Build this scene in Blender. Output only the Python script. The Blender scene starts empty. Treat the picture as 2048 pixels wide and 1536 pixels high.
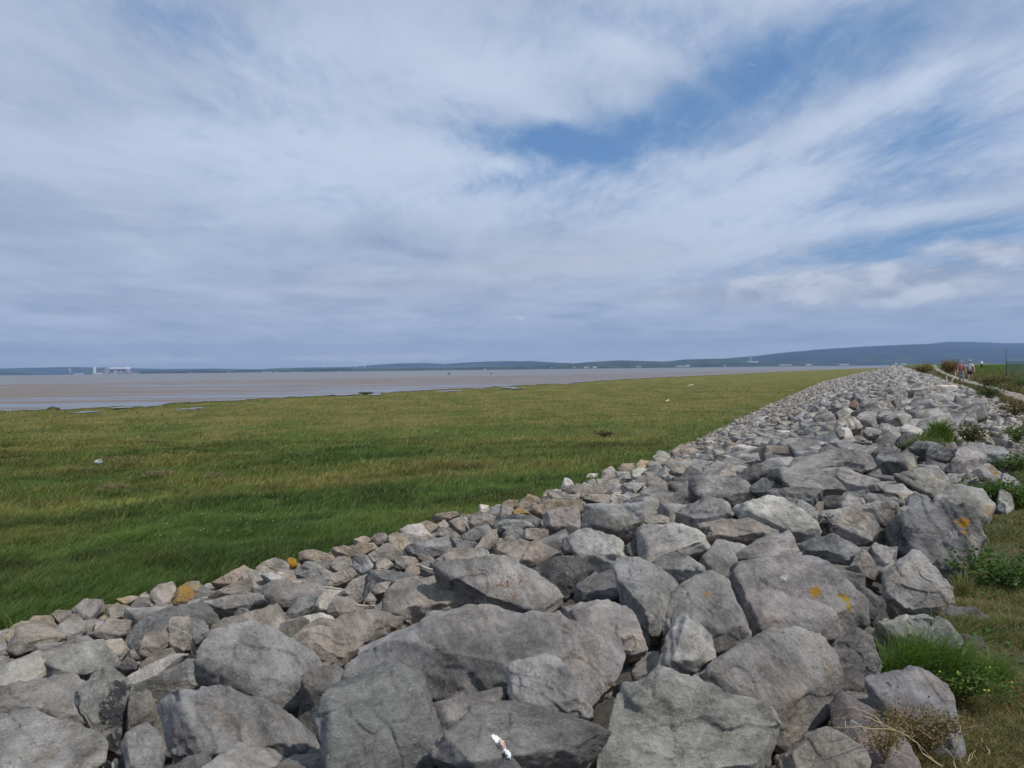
import bpy, bmesh, math, random
import numpy as np
from mathutils import Vector, Matrix

random.seed(7)
RNG = np.random.default_rng(11)
scene = bpy.context.scene
COL = scene.collection
R_ = math.radians

# ------------------------------------------------------------------ camera
F = 1550.0                      # focal length in pixels of the 2048 px wide frame
EYE = np.array([0.0, 0.0, 1.55])
PITCH, ROLL = R_(1.1), R_(0.65)
_up0 = np.array([0, math.sin(PITCH), math.cos(PITCH)])
FWD = np.array([0, math.cos(PITCH), -math.sin(PITCH)])
_x = np.array([1.0, 0, 0])
CUP = _up0 * math.cos(ROLL) + _x * math.sin(ROLL)
CRT = _x * math.cos(ROLL) - _up0 * math.sin(ROLL)

def ray(u, v):
    d = FWD + CRT * ((u - 1024) / F) + CUP * ((768 - v) / F)
    return d                    # not normalised: unit depth along FWD

def to_px(p):
    q = np.asarray(p, float) - EYE
    dz = q @ FWD
    return 1024 + F * (q @ CRT) / dz, 768 - F * (q @ CUP) / dz, dz

def on_z(u, v, z):
    d = ray(u, v)
    k = (z - EYE[2]) / d[2]
    return EYE + d * k

def at_depth(u, v, Y):
    d = ray(u, v)
    return EYE + d * (Y / d[1])

cam_d = bpy.data.cameras.new('camera')
cam = bpy.data.objects.new('camera', cam_d)
COL.objects.link(cam)
cam_d.sensor_fit = 'HORIZONTAL'; cam_d.sensor_width = 36.0
cam_d.lens = 36.0 * F / 2048.0
cam_d.clip_start = 0.05; cam_d.clip_end = 90000
M = Matrix(((CRT[0], CUP[0], -FWD[0], EYE[0]), (CRT[1], CUP[1], -FWD[1], EYE[1]),
            (CRT[2], CUP[2], -FWD[2], EYE[2]), (0, 0, 0, 1)))
cam.matrix_world = M
scene.camera = cam

# ------------------------------------------------------------------ noise
def _hash(ix, iy, iz, seed):
    with np.errstate(over='ignore'):
        h = (ix.astype(np.uint32) * np.uint32(374761393)) ^ (iy.astype(np.uint32) * np.uint32(668265263)) ^ \
            (iz.astype(np.uint32) * np.uint32(2147483647)) ^ np.uint32((seed * 1274126177) & 0xffffffff)
        h = (h ^ (h >> np.uint32(13))) * np.uint32(1274126177)
        h = (h ^ (h >> np.uint32(16))) * np.uint32(2246822519)
        h = h ^ (h >> np.uint32(15))
    return h.astype(np.float64) / 4294967295.0

def vnoise(p, seed=0):
    p = np.asarray(p, float)
    i = np.floor(p).astype(np.int64); f = p - i
    w = f * f * f * (f * (f * 6 - 15) + 10)
    r = 0
    for dx in (0, 1):
        wx = w[:, 0] if dx else 1 - w[:, 0]
        for dy in (0, 1):
            wy = w[:, 1] if dy else 1 - w[:, 1]
            for dz in (0, 1):
                wz = w[:, 2] if dz else 1 - w[:, 2]
                r = r + wx * wy * wz * _hash(i[:, 0] + dx, i[:, 1] + dy, i[:, 2] + dz, seed)
    return r * 2 - 1

def fbm(p, oct=4, seed=0, gain=.5):
    a, s, r = 1.0, 0.0, 0.0
    for k in range(oct):
        r = r + a * vnoise(p * (2.03 ** k) + 17.3 * k, seed + k); s += a; a *= gain
    return r / s

def fbm2(x, y, oct=4, seed=0, gain=.5):
    x = np.atleast_1d(np.asarray(x, float)); y = np.atleast_1d(np.asarray(y, float))
    sh = np.broadcast(x, y).shape
    x, y = np.broadcast_to(x, sh).ravel(), np.broadcast_to(y, sh).ravel()
    return fbm(np.stack([x, y, np.full_like(x, .37)], 1), oct, seed, gain).reshape(sh)

# ------------------------------------------------------------------ objects
def tag(o, label=None, cat=None, group=None, kind=None):
    if label: o['label'] = label
    if cat: o['category'] = cat
    if group: o['group'] = group
    if kind: o['kind'] = kind
    return o

def np_mesh(name, V, faces, mat=None, smooth=True, parent=None, loc=None, attrs=None):
    """V (N,3); faces: list of arrays (M,k)"""
    me = bpy.data.meshes.new(name)
    V = np.asarray(V, np.float32)
    faces = [np.asarray(f, np.int32) for f in faces if len(f)]
    me.vertices.add(len(V)); me.vertices.foreach_set('co', V.ravel())
    nl = sum(f.size for f in faces); nf = sum(len(f) for f in faces)
    me.loops.add(nl); me.loops.foreach_set('vertex_index', np.concatenate([f.ravel() for f in faces]))
    me.polygons.add(nf)
    starts, tot = [], 0
    for f in faces:
        starts.append(tot + np.arange(len(f), dtype=np.int32) * f.shape[1]); tot += f.size
    me.polygons.foreach_set('loop_start', np.concatenate(starts).astype(np.int32))
    me.update(calc_edges=True)
    if smooth: me.polygons.foreach_set('use_smooth', np.ones(nf, bool))
    for k, a in (attrs or {}).items():
        at = me.attributes.new(k, 'FLOAT_COLOR', 'POINT')
        at.data.foreach_set('color', np.asarray(a, np.float32).ravel())
    if mat: me.materials.append(mat)
    me.validate()
    o = bpy.data.objects.new(name, me)
    COL.objects.link(o)
    if loc is not None: o.location = loc
    if parent: o.parent = parent
    return o

def empty(name, loc=(0, 0, 0), rz=0):
    o = bpy.data.objects.new(name, None); COL.objects.link(o)
    o.location = loc; o.rotation_euler = (0, 0, rz); o.empty_display_size = .2
    return o

class MB:
    """collects simple solids; build() links them as one mesh object"""
    def __init__(s): s.V = []; s.F = []; s.n = 0
    def add(s, V, F):
        V = np.asarray(V, float)
        s.V.append(V); s.F += [tuple(int(i) + s.n for i in f) for f in F]; s.n += len(V); return s
    def box(s, x0, x1, y0, y1, z0, z1):
        V = [(x, y, z) for x in (x0, x1) for y in (y0, y1) for z in (z0, z1)]
        return s.add(V, [(0, 1, 3, 2), (4, 6, 7, 5), (0, 4, 5, 1), (2, 3, 7, 6), (0, 2, 6, 4), (1, 5, 7, 3)])
    def tube(s, pts, rad, sides=6):
        pts = [np.asarray(p, float) for p in pts]; n = len(pts)
        rad = [rad] * n if np.isscalar(rad) else rad
        V = []
        for i, p in enumerate(pts):
            d = pts[min(i + 1, n - 1)] - pts[max(i - 1, 0)]; d = d / (np.linalg.norm(d) + 1e-9)
            a = np.cross(d, (0, 0, 1.) if abs(d[2]) < .9 else (1., 0, 0)); a /= np.linalg.norm(a); b = np.cross(d, a)
            for k in range(sides):
                t = 2 * math.pi * k / sides
                V.append(p + rad[i] * (a * math.cos(t) + b * math.sin(t)))
        Fc = [(i * sides + k, i * sides + (k + 1) % sides, (i + 1) * sides + (k + 1) % sides, (i + 1) * sides + k)
              for i in range(n - 1) for k in range(sides)]
        Fc.append(tuple(range(sides))[::-1]); Fc.append(tuple((n - 1) * sides + k for k in range(sides)))
        return s.add(V, Fc)
    def build(s, name, mat=None, parent=None, smooth=False, loc=None):
        me = bpy.data.meshes.new(name)
        V = np.concatenate(s.V)
        me.from_pydata([tuple(v) for v in V], [], s.F)
        if mat: me.materials.append(mat)
        if smooth: me.polygons.foreach_set('use_smooth', np.ones(len(me.polygons), bool))
        bm = bmesh.new(); bm.from_mesh(me); bmesh.ops.recalc_face_normals(bm, faces=bm.faces); bm.to_mesh(me); bm.free()
        o = bpy.data.objects.new(name, me); COL.objects.link(o)
        if parent: o.parent = parent
        if loc is not None: o.location = loc
        return o

# ------------------------------------------------------------------ materials
class NT:
    def __init__(s, name):
        s.m = bpy.data.materials.new(name); s.m.use_nodes = True
        s.t = s.m.node_tree; s.t.nodes.clear()
        s.out = s.t.nodes.new('ShaderNodeOutputMaterial')
    def n(s, typ, **kw):
        nd = s.t.nodes.new(typ)
        for k, v in kw.items():
            if k.startswith('i_'):
                nd.inputs[k[2:].replace('_', ' ')].default_value = v
            else: setattr(nd, k, v)
        return nd
    def l(s, a, b): s.t.links.new(a, b)
    def val(s, sock, v):
        if hasattr(v, 'is_linked') or hasattr(v, 'links'): s.l(v, sock)
        elif isinstance(v, (tuple, list)):
            v = tuple(v)
            sock.default_value = v if len(v) == len(sock.default_value) else v + (1.0,)
        else: sock.default_value = v
    def math(s, op, a, b=0.5, c=0.5, clamp=False):
        nd = s.n('ShaderNodeMath', operation=op, use_clamp=clamp)
        s.val(nd.inputs[0], a); s.val(nd.inputs[1], b); s.val(nd.inputs[2], c); return nd.outputs[0]
    def vmath(s, op, a, b=(0, 0, 0)):
        nd = s.n('ShaderNodeVectorMath', operation=op); s.val(nd.inputs[0], a)
        if op == 'SCALE': s.val(nd.inputs['Scale'], b)
        else: s.val(nd.inputs[1], b)
        return nd.outputs['Value'] if op in ('DOT_PRODUCT', 'LENGTH') else nd.outputs[0]
    def mix(s, f, a, b, mode='MIX'):
        nd = s.n('ShaderNodeMix', data_type='RGBA', blend_type=mode)
        s.val(nd.inputs[0], f); s.val(nd.inputs[6], a); s.val(nd.inputs[7], b); return nd.outputs[2]
    def noise(s, vec, scale, detail=4, rough=.55, dist=0.0, color=False):
        nd = s.n('ShaderNodeTexNoise'); s.l(vec, nd.inputs['Vector'])
        nd.inputs['Scale'].default_value = scale; nd.inputs['Detail'].default_value = detail
        nd.inputs['Roughness'].default_value = rough; nd.inputs['Distortion'].default_value = dist
        return nd.outputs['Color' if color else 'Fac']
    def ramp(s, fac, a, b, lo=0.0, hi=1.0):
        nd = s.n('ShaderNodeMapRange', interpolation_type='SMOOTHSTEP'); s.val(nd.inputs[0], fac)
        for i, v in enumerate((a, b, lo, hi)): nd.inputs[i + 1].default_value = v
        return nd.outputs[0]
    def mapping(s, vec, scale=(1, 1, 1), rot=(0, 0, 0), loc=(0, 0, 0)):
        nd = s.n('ShaderNodeMapping'); s.l(vec, nd.inputs[0])
        nd.inputs['Scale'].default_value = scale; nd.inputs['Rotation'].default_value = rot; nd.inputs['Location'].default_value = loc
        return nd.outputs[0]
    def pos(s): return s.n('ShaderNodeNewGeometry').outputs['Position']
    def attr(s, name): return s.n('ShaderNodeAttribute', attribute_name=name)
    def bump(s, h, dist, strength=1.0, normal=None):
        nd = s.n('ShaderNodeBump'); s.val(nd.inputs['Height'], h)
        nd.inputs['Distance'].default_value = dist; nd.inputs['Strength'].default_value = strength
        if normal: s.l(normal, nd.inputs['Normal'])
        return nd.outputs[0]
    def bsdf(s, col, rough=.8, normal=None, spec=.3, **kw):
        nd = s.n('ShaderNodeBsdfPrincipled'); s.val(nd.inputs['Base Color'], col); s.val(nd.inputs['Roughness'], rough)
        s.val(nd.inputs['Specular IOR Level'], spec)
        if normal: s.l(normal, nd.inputs['Normal'])
        return nd.outputs[0]
    def done(s, surf): s.l(surf, s.out.inputs['Surface']); return s.m

def plain(name, col, rough=.7, spec=.3, metallic=0, scale=8, amt=.12):
    t = NT(name)
    n = t.noise(t.pos(), scale, 3)
    c = t.mix(t.math('MULTIPLY', n, amt * 4), tuple(x * (1 - amt) for x in col), tuple(min(1, x * (1 + amt)) for x in col))
    nd = t.n('ShaderNodeBsdfPrincipled'); t.l(c, nd.inputs['Base Color'])
    nd.inputs['Roughness'].default_value = rough; nd.inputs['Specular IOR Level'].default_value = spec; nd.inputs['Metallic'].default_value = metallic
    return t.done(nd.outputs[0])

def rock_material(name, by_object):
    t = NT(name)
    P = t.pos()
    if by_object:
        oi = t.n('ShaderNodeObjectInfo'); base = oi.outputs['Color']; rnd = oi.outputs['Random']
        P = t.vmath('ADD', P, t.vmath('SCALE', (7.1, 3.7, 5.3), t.math('MULTIPLY', rnd, 9.0)))
        vr = t.n('ShaderNodeVectorRotate', rotation_type='AXIS_ANGLE'); t.l(P, vr.inputs['Vector'])
        vr.inputs['Axis'].default_value = (.45, .5, .74); t.l(t.math('MULTIPLY', rnd, 40.0), vr.inputs['Angle']); PB = vr.outputs[0]
    else:
        base = t.attr('tone').outputs['Color']; rnd = None; PB = P
    big = t.noise(P, 2.4, 5, .6, .3)
    mid = t.noise(P, 11.0, 7, .68, .2)
    fine = t.noise(P, 75.0, 5, .75)
    S = t.mapping(PB, (1.5, 1.9, 8.0), (R_(34), R_(-18), R_(25)))     # bedding, different on every block
    strata = t.noise(S, 4.2, 7, .66, .25)
    k = t.math('ADD', t.math('MULTIPLY', t.ramp(big, .3, .72), .50), t.math('MULTIPLY', mid, .85))
    k = t.math('ADD', k, t.math('MULTIPLY', strata, .55))
    k = t.math('ADD', k, t.math('MULTIPLY', fine, .62))
    k = t.ramp(k, .82, 1.74, .44, 1.58)
    c = t.mix(1.0, base, t.n('ShaderNodeCombineColor').outputs[0], 'MULTIPLY')
    comb = c.node.inputs[7].links[0].from_node
    for i in range(3): t.l(k, comb.inputs[i])
    # warm iron and clay film
    warm = t.ramp(t.noise(P, 2.9, 6, .66, .5), .50, .74)
    c = t.mix(t.math('MULTIPLY', warm, .55), c, t.mix(1.0, c, (1.14, .95, .74), 'MULTIPLY'))
    # dark algal weathering in broad drifts
    alg = t.ramp(t.noise(P, 3.7, 7, .70, .3), .55, .68)
    c = t.mix(t.math('MULTIPLY', alg, .40), c, t.mix(1.0, c, (.52, .53, .54), 'MULTIPLY'))
    # pale weathered crust, finely broken
    pale = t.ramp(t.math('ADD', t.math('MULTIPLY', t.noise(P, 5.3, 8, .74, .3), .7), t.math('MULTIPLY', t.noise(P, 38, 4, .7), .3)), .53, .62)
    c = t.mix(t.math('MULTIPLY', pale, .46), c, (.40, .385, .36))
    # hairline fissures, only here and there
    cr = t.math('ABSOLUTE', t.math('SUBTRACT', t.noise(S, .8, 6, .55, .6), .5))
    crack = t.math('MULTIPLY', t.ramp(cr, .0, .006, 1.0, 0.0), t.ramp(t.noise(P, 2.1, 3), .56, .66))
    c = t.mix(t.math('MULTIPLY', crack, .6), c, (.05, .047, .044))
    # straight white calcite veins on some blocks
    vd = t.math('ADD', t.math('MULTIPLY', t.vmath('DOT_PRODUCT', PB, (.8, .3, .52)), 1.7), t.math('MULTIPLY', t.noise(P, 3.0, 5, .6), .45))
    vn = t.ramp(t.math('ABSOLUTE', t.math('SUBTRACT', t.math('FRACT', vd), .5)), .002, .012, 1, 0)
    vn = t.math('MULTIPLY', vn, t.ramp(t.noise(P, 1.7, 4), .54, .62))
    c = t.mix(t.math('MULTIPLY', vn, .55), c, (.55, .54, .52))
    # calcite flecks and small grey-white lichen rosettes
    vo = t.n('ShaderNodeTexVoronoi', feature='F1'); t.l(P, vo.inputs['Vector']); vo.inputs['Scale'].default_value = 30
    sp = t.math('MULTIPLY', t.ramp(t.math('ADD', vo.outputs['Distance'], t.math('MULTIPLY', t.math('SUBTRACT', fine, .5), .35)), .08, .22, 1, 0), t.ramp(t.noise(P, 4.5, 4), .50, .62))
    c = t.mix(t.math('MULTIPLY', sp, .5), c, (.48, .47, .445))
    # scattered tiny ochre lichen, rare
    vo2 = t.n('ShaderNodeTexVoronoi', feature='F1'); t.l(P, vo2.inputs['Vector']); vo2.inputs['Scale'].default_value = 17
    oc = t.math('MULTIPLY', t.ramp(t.math('ADD', vo2.outputs['Distance'], t.math('MULTIPLY', t.math('SUBTRACT', fine, .5), .5)), .06, .20, 1, 0), t.ramp(t.noise(P, 1.3, 3), .63, .70))
    c = t.mix(t.math('MULTIPLY', oc, .7), c, (.33, .22, .06))
    # painted stain attribute: lichen, rust, droppings, painted light and shade
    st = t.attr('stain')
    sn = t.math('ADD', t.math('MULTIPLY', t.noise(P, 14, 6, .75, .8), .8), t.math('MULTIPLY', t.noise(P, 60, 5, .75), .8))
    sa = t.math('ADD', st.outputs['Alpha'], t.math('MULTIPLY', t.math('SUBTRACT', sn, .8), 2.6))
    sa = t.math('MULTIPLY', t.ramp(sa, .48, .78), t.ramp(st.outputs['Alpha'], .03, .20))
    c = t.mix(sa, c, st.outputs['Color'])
    h = t.math('ADD', mid, t.math('MULTIPLY', strata, .75))
    b1 = t.bump(h, .045, .9)
    f2 = t.noise(P, 40.0, 8, .75, .1)
    b2 = t.bump(f2, .020, 1.0, b1)
    return t.done(t.bsdf(c, .88, b2, .22))

def blade_material(name, rough=.6):
    t = NT(name)
    c = t.attr('col').outputs['Color']
    d = t.bsdf(c, rough, None, .25)
    tr = t.n('ShaderNodeBsdfTranslucent'); t.l(t.mix(1.0, c, (1.2, 1.25, .6), 'MULTIPLY'), tr.inputs[0])
    m = t.n('ShaderNodeMixShader'); m.inputs[0].default_value = .32
    t.l(d, m.inputs[1]); t.l(tr.outputs[0], m.inputs[2])
    return t.done(m.outputs[0])
# ------------------------------------------------------------------ lie of the land
A = R_(26.2); SA, CA = math.sin(A), math.cos(A)
def st_of(p): return p[0] * SA + p[1] * CA, -p[0] * CA + p[1] * SA
def xy_of(s, t): return s * SA - t * CA, s * CA + t * SA
MARSH, MUD, SEA = -1.5, -1.98, -2.02

TOE_PX = [(-700, 1445), (-400, 1365), (0, 1262), (300, 1188), (600, 1112), (780, 1066), (960, 1022), (1180, 962), (1290, 920), (1400, 872), (1560, 801),
          (1640, 766), (1700, 751), (1760, 742), (1797, 738)]
_toe = np.array([st_of(on_z(u, v, MARSH)) for u, v in TOE_PX])
_toe = np.vstack([[-30, _toe[0, 1] + .5], _toe, [4000, _toe[-1, 1] + 20]])
_toe = _toe[np.argsort(_toe[:, 0])]
def toe(s): return np.interp(s, _toe[:, 0], _toe[:, 1])

RE_PX = [(1700, 1800), (1780, 1600), (1830, 1480), (1905, 1330), (1930, 1200), (1965, 1100), (1995, 1030), (2048, 965)]
_re = np.array([st_of(on_z(u, v, 0.0)) for u, v in RE_PX])
_re = np.vstack([[-30, .55], [0.5, .5], _re, [27, -3.4], [60, -3.9], [140, -4.2], [4000, -5.5]])
_re = _re[np.argsort(_re[:, 0])]
def rock_edge(s): return np.interp(s, _re[:, 0], _re[:, 1])

def sheet(s, t):
    """height of the embankment surface"""
    s, t = np.broadcast_arrays(np.asarray(s, float), np.asarray(t, float))
    tr, T = rock_edge(s), toe(s)
    tc = np.interp(s, [0, 6, 12, 20, 40, 400], [1.2, 1.0, .8, .3, 0, 0])
    tc = np.maximum(tc, tr + .6)
    zc = np.interp(s, [0, 12, 40, 120, 400], [.28, .32, .34, .38, .45])
    k = np.clip((t - tr) / (tc - tr), 0, 1); pw_ = np.interp(s, [5, 16], [1.0, 2.2]); up = zc * k ** pw_
    q = np.clip((t - tc) / np.maximum(T - tc, .1), 0, 1.6)
    down = zc + (MARSH - .05 - zc) * (q * .9 + .1 * q * q)
    bank = np.interp(-t, [0, 6.5, 9, 16, 26, 60, 300, 5000], [0, 0, .08, .55, .85, .7, -.3, -1.4]) * np.clip((s - 12) / 30, 0, 1)
    z = np.where(t < tr, bank, np.where(t < tc, up, down))
    return z

def hit_sheet(u, v, lift=0.0):
    d = ray(u, v); lo = .8
    k = lo
    while k < 600:
        p = EYE + d * k
        s, t = st_of(p)
        if p[2] <= float(sheet(s, t)) + lift: break
        k *= 1.01
    return EYE + d * k

# ---- materials of the setting
def soil_mat():
    t = NT('verge_soil')
    P = t.pos()
    n1 = t.noise(P, 1.3, 6, .6); n2 = t.noise(P, 14, 6, .7); n3 = t.noise(P, 90, 3)
    c = t.mix(t.ramp(n2, .3, .7), (.040, .034, .022), (.115, .095, .062))
    c = t.mix(t.math('MULTIPLY', t.ramp(n1, .38, .58), .85), c, t.mix(n2, (.030, .048, .012), (.075, .085, .024)))
    c = t.mix(t.math('MULTIPLY', t.ramp(n3, .62, .72), .5), c, (.22, .19, .14))
    # far fields keep a fresher green
    x = t.n('ShaderNodeSeparateXYZ'); t.l(P, x.inputs[0])
    far = t.ramp(t.math('SUBTRACT', t.math('MULTIPLY', x.outputs[0], CA), t.math('MULTIPLY', x.outputs[1], SA)), 9, 17)
    g = t.mix(t.ramp(t.noise(P, .35, 5), .35, .65), (.075, .125, .022), (.125, .165, .035))
    c = t.mix(far, c, g)
    b = t.bump(t.math('ADD', n2, t.math('MULTIPLY', n3, .4)), .03, .8)
    return t.done(t.bsdf(c, .95, b, .1))

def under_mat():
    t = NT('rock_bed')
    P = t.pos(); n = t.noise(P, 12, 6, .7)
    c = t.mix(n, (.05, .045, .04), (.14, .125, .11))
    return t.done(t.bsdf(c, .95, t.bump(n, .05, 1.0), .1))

def path_mat():
    t = NT('path_gravel'); P = t.pos()
    n = t.noise(P, 3, 6, .65); f = t.noise(P, 60, 4, .7)
    c = t.mix(n, (.21, .185, .15), (.33, .30, .255)); c = t.mix(t.math('MULTIPLY', f, .5), c, (.16, .14, .115))
    return t.done(t.bsdf(c, .95, t.bump(f, .01, .7), .15))

def marsh_mat():
    t = NT('marsh_turf'); P = t.pos()
    x = t.n('ShaderNodeSeparateXYZ'); t.l(P, x.inputs[0])
    # zones run parallel with the shore: lush by the stones, olive further out
    w = t.attr('zone').outputs['Fac']
    lo = t.mapping(P, (.55, .25, 1), (0, 0, R_(-28)))
    n0 = t.noise(lo, .55, 5, .6, .4); n1 = t.noise(P, 1.2, 6, .65, .3); n2 = t.noise(P, 9, 5, .7)
    lush = t.mix(t.ramp(n1, .35, .65), (.045, .090, .014), (.088, .140, .026))
    dry = t.mix(t.ramp(n0, .36, .62), (.105, .120, .030), (.200, .172, .060))
    k = t.ramp(t.math('ADD', w, t.math('MULTIPLY', t.math('SUBTRACT', n0, .5), .9)), .25, .75)
    c = t.mix(k, lush, dry)
    c = t.mix(t.math('MULTIPLY', t.ramp(t.noise(lo, 1.7, 6, .65), .52, .7), .5), c, (.050, .075, .018))
    c = t.mix(t.math('MULTIPLY', t.ramp(n2, .3, .8), .4), c, (.125, .140, .045))
    edge = t.ramp(w, .86, .99)
    c = t.mix(t.math('MULTIPLY', edge, .75), c, t.mix(n1, (.038, .048, .016), (.090, .088, .034)))
    b = t.bump(t.math('ADD', t.math('MULTIPLY', n1, 1.2), n2), .18, .9)
    return t.done(t.bsdf(c, .95, b, .08))

def mud_mat():
    t = NT('wet_mud'); P = t.pos()
    n = t.noise(t.mapping(P, (.012, .085, 1), (0, 0, R_(-24))), 1.0, 9, .66, .5); n2 = t.noise(t.mapping(P, (.035, .30, 1), (0, 0, R_(-20))), 1.0, 7, .62, .4)
    w = t.attr('zone').outputs['Fac']                      # 0 at the marsh edge, 1 at the water
    bias = t.math('ADD', t.ramp(w, .0, .03, .09, .015), t.ramp(w, .02, .30, .02, -.05))
    wet = t.ramp(t.math('ADD', t.math('ADD', t.math('MULTIPLY', n, .62), t.math('MULTIPLY', n2, .38)), bias), .470, .515)
    c = t.mix(n, (.128, .103, .092), (.202, .172, .155))
    c = t.mix(wet, c, (.10, .085, .08))
    r = t.math('SUBTRACT', .85, t.math('MULTIPLY', wet, .66))
    b = t.bump(n, .25, .15)
    return t.done(t.bsdf(c, r, b, .4))

def sea_mat():
    t = NT('estuary_water'); P = t.pos()
    n = t.noise(t.mapping(P, (.02, .14, 1), (0, 0, R_(-8))), 1, 7, .6)
    rp = t.noise(P, 1.1, 4, .6)
    c = t.mix(n, (.120, .112, .112), (.175, .165, .163))
    return t.done(t.bsdf(c, .38, t.bump(t.math('ADD', rp, n), .10, .45), .30))

def quads(nr, nc):
    i = np.arange((nr - 1) * (nc - 1)); r, c = i // (nc - 1), i % (nc - 1)
    a = r * nc + c
    return np.stack([a, a + 1, a + nc + 1, a + nc], 1)

# embankment: verge, rock bed and the fields behind it
def graded(a, b, n, p=2.2): return a + (b - a) * np.linspace(0, 1, n) ** p
S_rows = np.concatenate([np.linspace(-12, 14, 105), graded(14.2, 120, 130, 1.3), graded(122, 7500, 70, 2.6)])
q = np.linspace(0, 1, 56)
right_off = np.concatenate([-graded(0, 9, 60, 1.2)[::-1]])
far_off = -np.array([7000, 4000, 1500, 600, 300, 160, 90, 60, 45, 35, 28, 22, 18, 15, 13, 11.5, 10.2])
ss, tt, ng = [], [], len(far_off) + len(right_off) + len(q)
for s in S_rows:
    tr, T = rock_edge(s), toe(s)
    row = np.concatenate([tr + far_off, tr + right_off, tr + .02 + (T + .25 - tr) * q])
    ss.append(np.full(ng, s)); tt.append(row)
ss, tt = np.array(ss), np.array(tt)
zz = sheet(ss, tt)
X, Y = xy_of(ss, tt)
near = np.clip(1 - np.abs(tt) / 60, 0, 1)
zz = zz + near * (.10 * fbm2(X * .7, Y * .7, 4, 3) + .035 * fbm2(X * 5, Y * 5, 3, 9)) * np.where(tt < rock_edge(ss), 1, .6)
zz = np.where(tt > rock_edge(ss) + .15, zz - .22, zz)
V = np.stack([X, Y, zz], 2).reshape(-1, 3)
Q = quads(len(S_rows), ng)
nright = len(far_off) + len(right_off)
colidx = Q[:, 0] % ng
verge = np_mesh('verge', V, [Q[colidx < nright - 1]], soil_mat()); tag(verge, 'grassy verge and fields along the landward side of the rock bank', 'verge', kind='structure')
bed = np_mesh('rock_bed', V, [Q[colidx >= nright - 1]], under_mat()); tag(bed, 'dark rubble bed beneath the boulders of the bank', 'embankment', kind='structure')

# the path
PL = [(2300, 935), (2150, 860), (2048, 812), (2029, 804), (1996, 789.5), (1963, 778), (1924, 767), (1898, 755.5), (1880, 747), (1871, 741), (1866, 735.5), (1862, 732.6)]
PR = [(2500, 930), (2250, 850), (2110, 808), (2080, 800), (2030, 786), (1985, 774), (1944, 763), (1911, 753), (1891, 746), (1880, 740.5), (1873, 735.2), (1868, 732.4)]
rows = []
for (a, b) in zip(PL, PR):
    p, r = on_z(*a, 0.0), on_z(*b, 0.0)
    rows.append((p, r))
dense = []
for i in range(len(rows) - 1):
    for k in np.linspace(0, 1, 14)[:-1 if i < len(rows) - 2 else None]:
        p = rows[i][0] * (1 - k) + rows[i + 1][0] * k; r = rows[i][1] * (1 - k) + rows[i + 1][1] * k
        dense.append([p + (r - p) * j for j in np.linspace(0, 1, 7)])
D = np.array(dense); nr, nc = D.shape[:2]
st = st_of(D.reshape(-1, 3).T); D = D.reshape(-1, 3)
D[:, 2] = sheet(*st) + .035 + np.clip(.10 * fbm2(D[:, 0] * .7, D[:, 1] * .7, 4, 3), -.1, .1) + .03 * np.sin(np.linspace(0, 1, nc) * math.pi)[np.arange(len(D)) % nc]
path = np_mesh('path', D, [quads(nr, nc)], path_mat()); tag(path, 'narrow pale gravel path running beside the rock bank', 'path', kind='structure')

# the salt marsh
SHORE_PX = [(-700, 872), (-400, 850), (-200, 838), (0, 823), (60, 821), (105, 817), (112, 820), (180, 816), (230, 814), (300, 812), (340, 806), (420, 803), (490, 799), (520, 797), (600, 794), (680, 789),
            (722, 787.5), (742, 792), (768, 790), (762, 785), (800, 783.5), (860, 780), (930, 776.5), (965, 777), (985, 773), (1040, 771), (1100, 767.5), (1136, 768), (1150, 764.5), (1250, 758), (1400, 751), (1500, 746.5), (1600, 742), (1700, 738), (1780, 735.5)]
def pline(px, z, n):
    P = np.array([on_z(u, v, z) for u, v in px]); U = np.array([u for u, v in px], float)
    return P, U
sp = np.array([on_z(u, v, MARSH) for u, v in SHORE_PX]); su = np.arange(len(sp), dtype=float)
# jagged shoreline
kk = np.linspace(0, len(sp) - 1, 700)
shore = np.stack([np.interp(kk, su, sp[:, i]) for i in range(3)], 1)
ux, uy = shore[:, 0], shore[:, 1]
_k = 1 + (fbm2(ux * .22, uy * .22, 5, 21, .62) + .5 * fbm2(ux * .9, uy * .9, 3, 22)) * np.clip(uy * .045, 2.2, 12) / uy
shore[:, 0] *= _k; shore[:, 1] *= _k
# matching toe points at the same image column
tu = np.array([u for u, v in TOE_PX], float); tp = np.array([on_z(u, v, MARSH) for u, v in TOE_PX])
cu = np.interp(kk, su, [u for u, v in SHORE_PX])
toeP = np.stack([np.interp(cu, tu, tp[:, i]) for i in range(3)], 1)
# pull the toe side under the stones
back = np.array([CA, -SA, 0]) * .9
NR = 150
kz = np.concatenate([np.linspace(0, 1, NR) ** 1.5])
Mv = (toeP + back)[None] * (1 - kz)[:, None, None] + shore[None] * kz[:, None, None]
zone = np.broadcast_to(kz[:, None], Mv.shape[:2])
dd = Mv[:, :, 1]
nz = .10 * fbm2(Mv[:, :, 0] * .5, dd * .5, 4, 31) + .05 * fbm2(Mv[:, :, 0] * 2, dd * 2, 3, 32) + .10 * fbm2(Mv[:, :, 0] * .16, dd * .16, 3, 33) * np.clip(dd / 40, 0, 1)
Mv = Mv.copy(); Mv[:, :, 2] = MARSH + nz
# a little lip then the small cliff down to the mud
lip = Mv[-1].copy(); lip[:, 2] = MUD - .1; lip[:, 1] += .15
Mv = np.concatenate([Mv, lip[None]], 0); zone = np.concatenate([zone, np.ones((1, zone.shape[1]))], 0)
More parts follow.
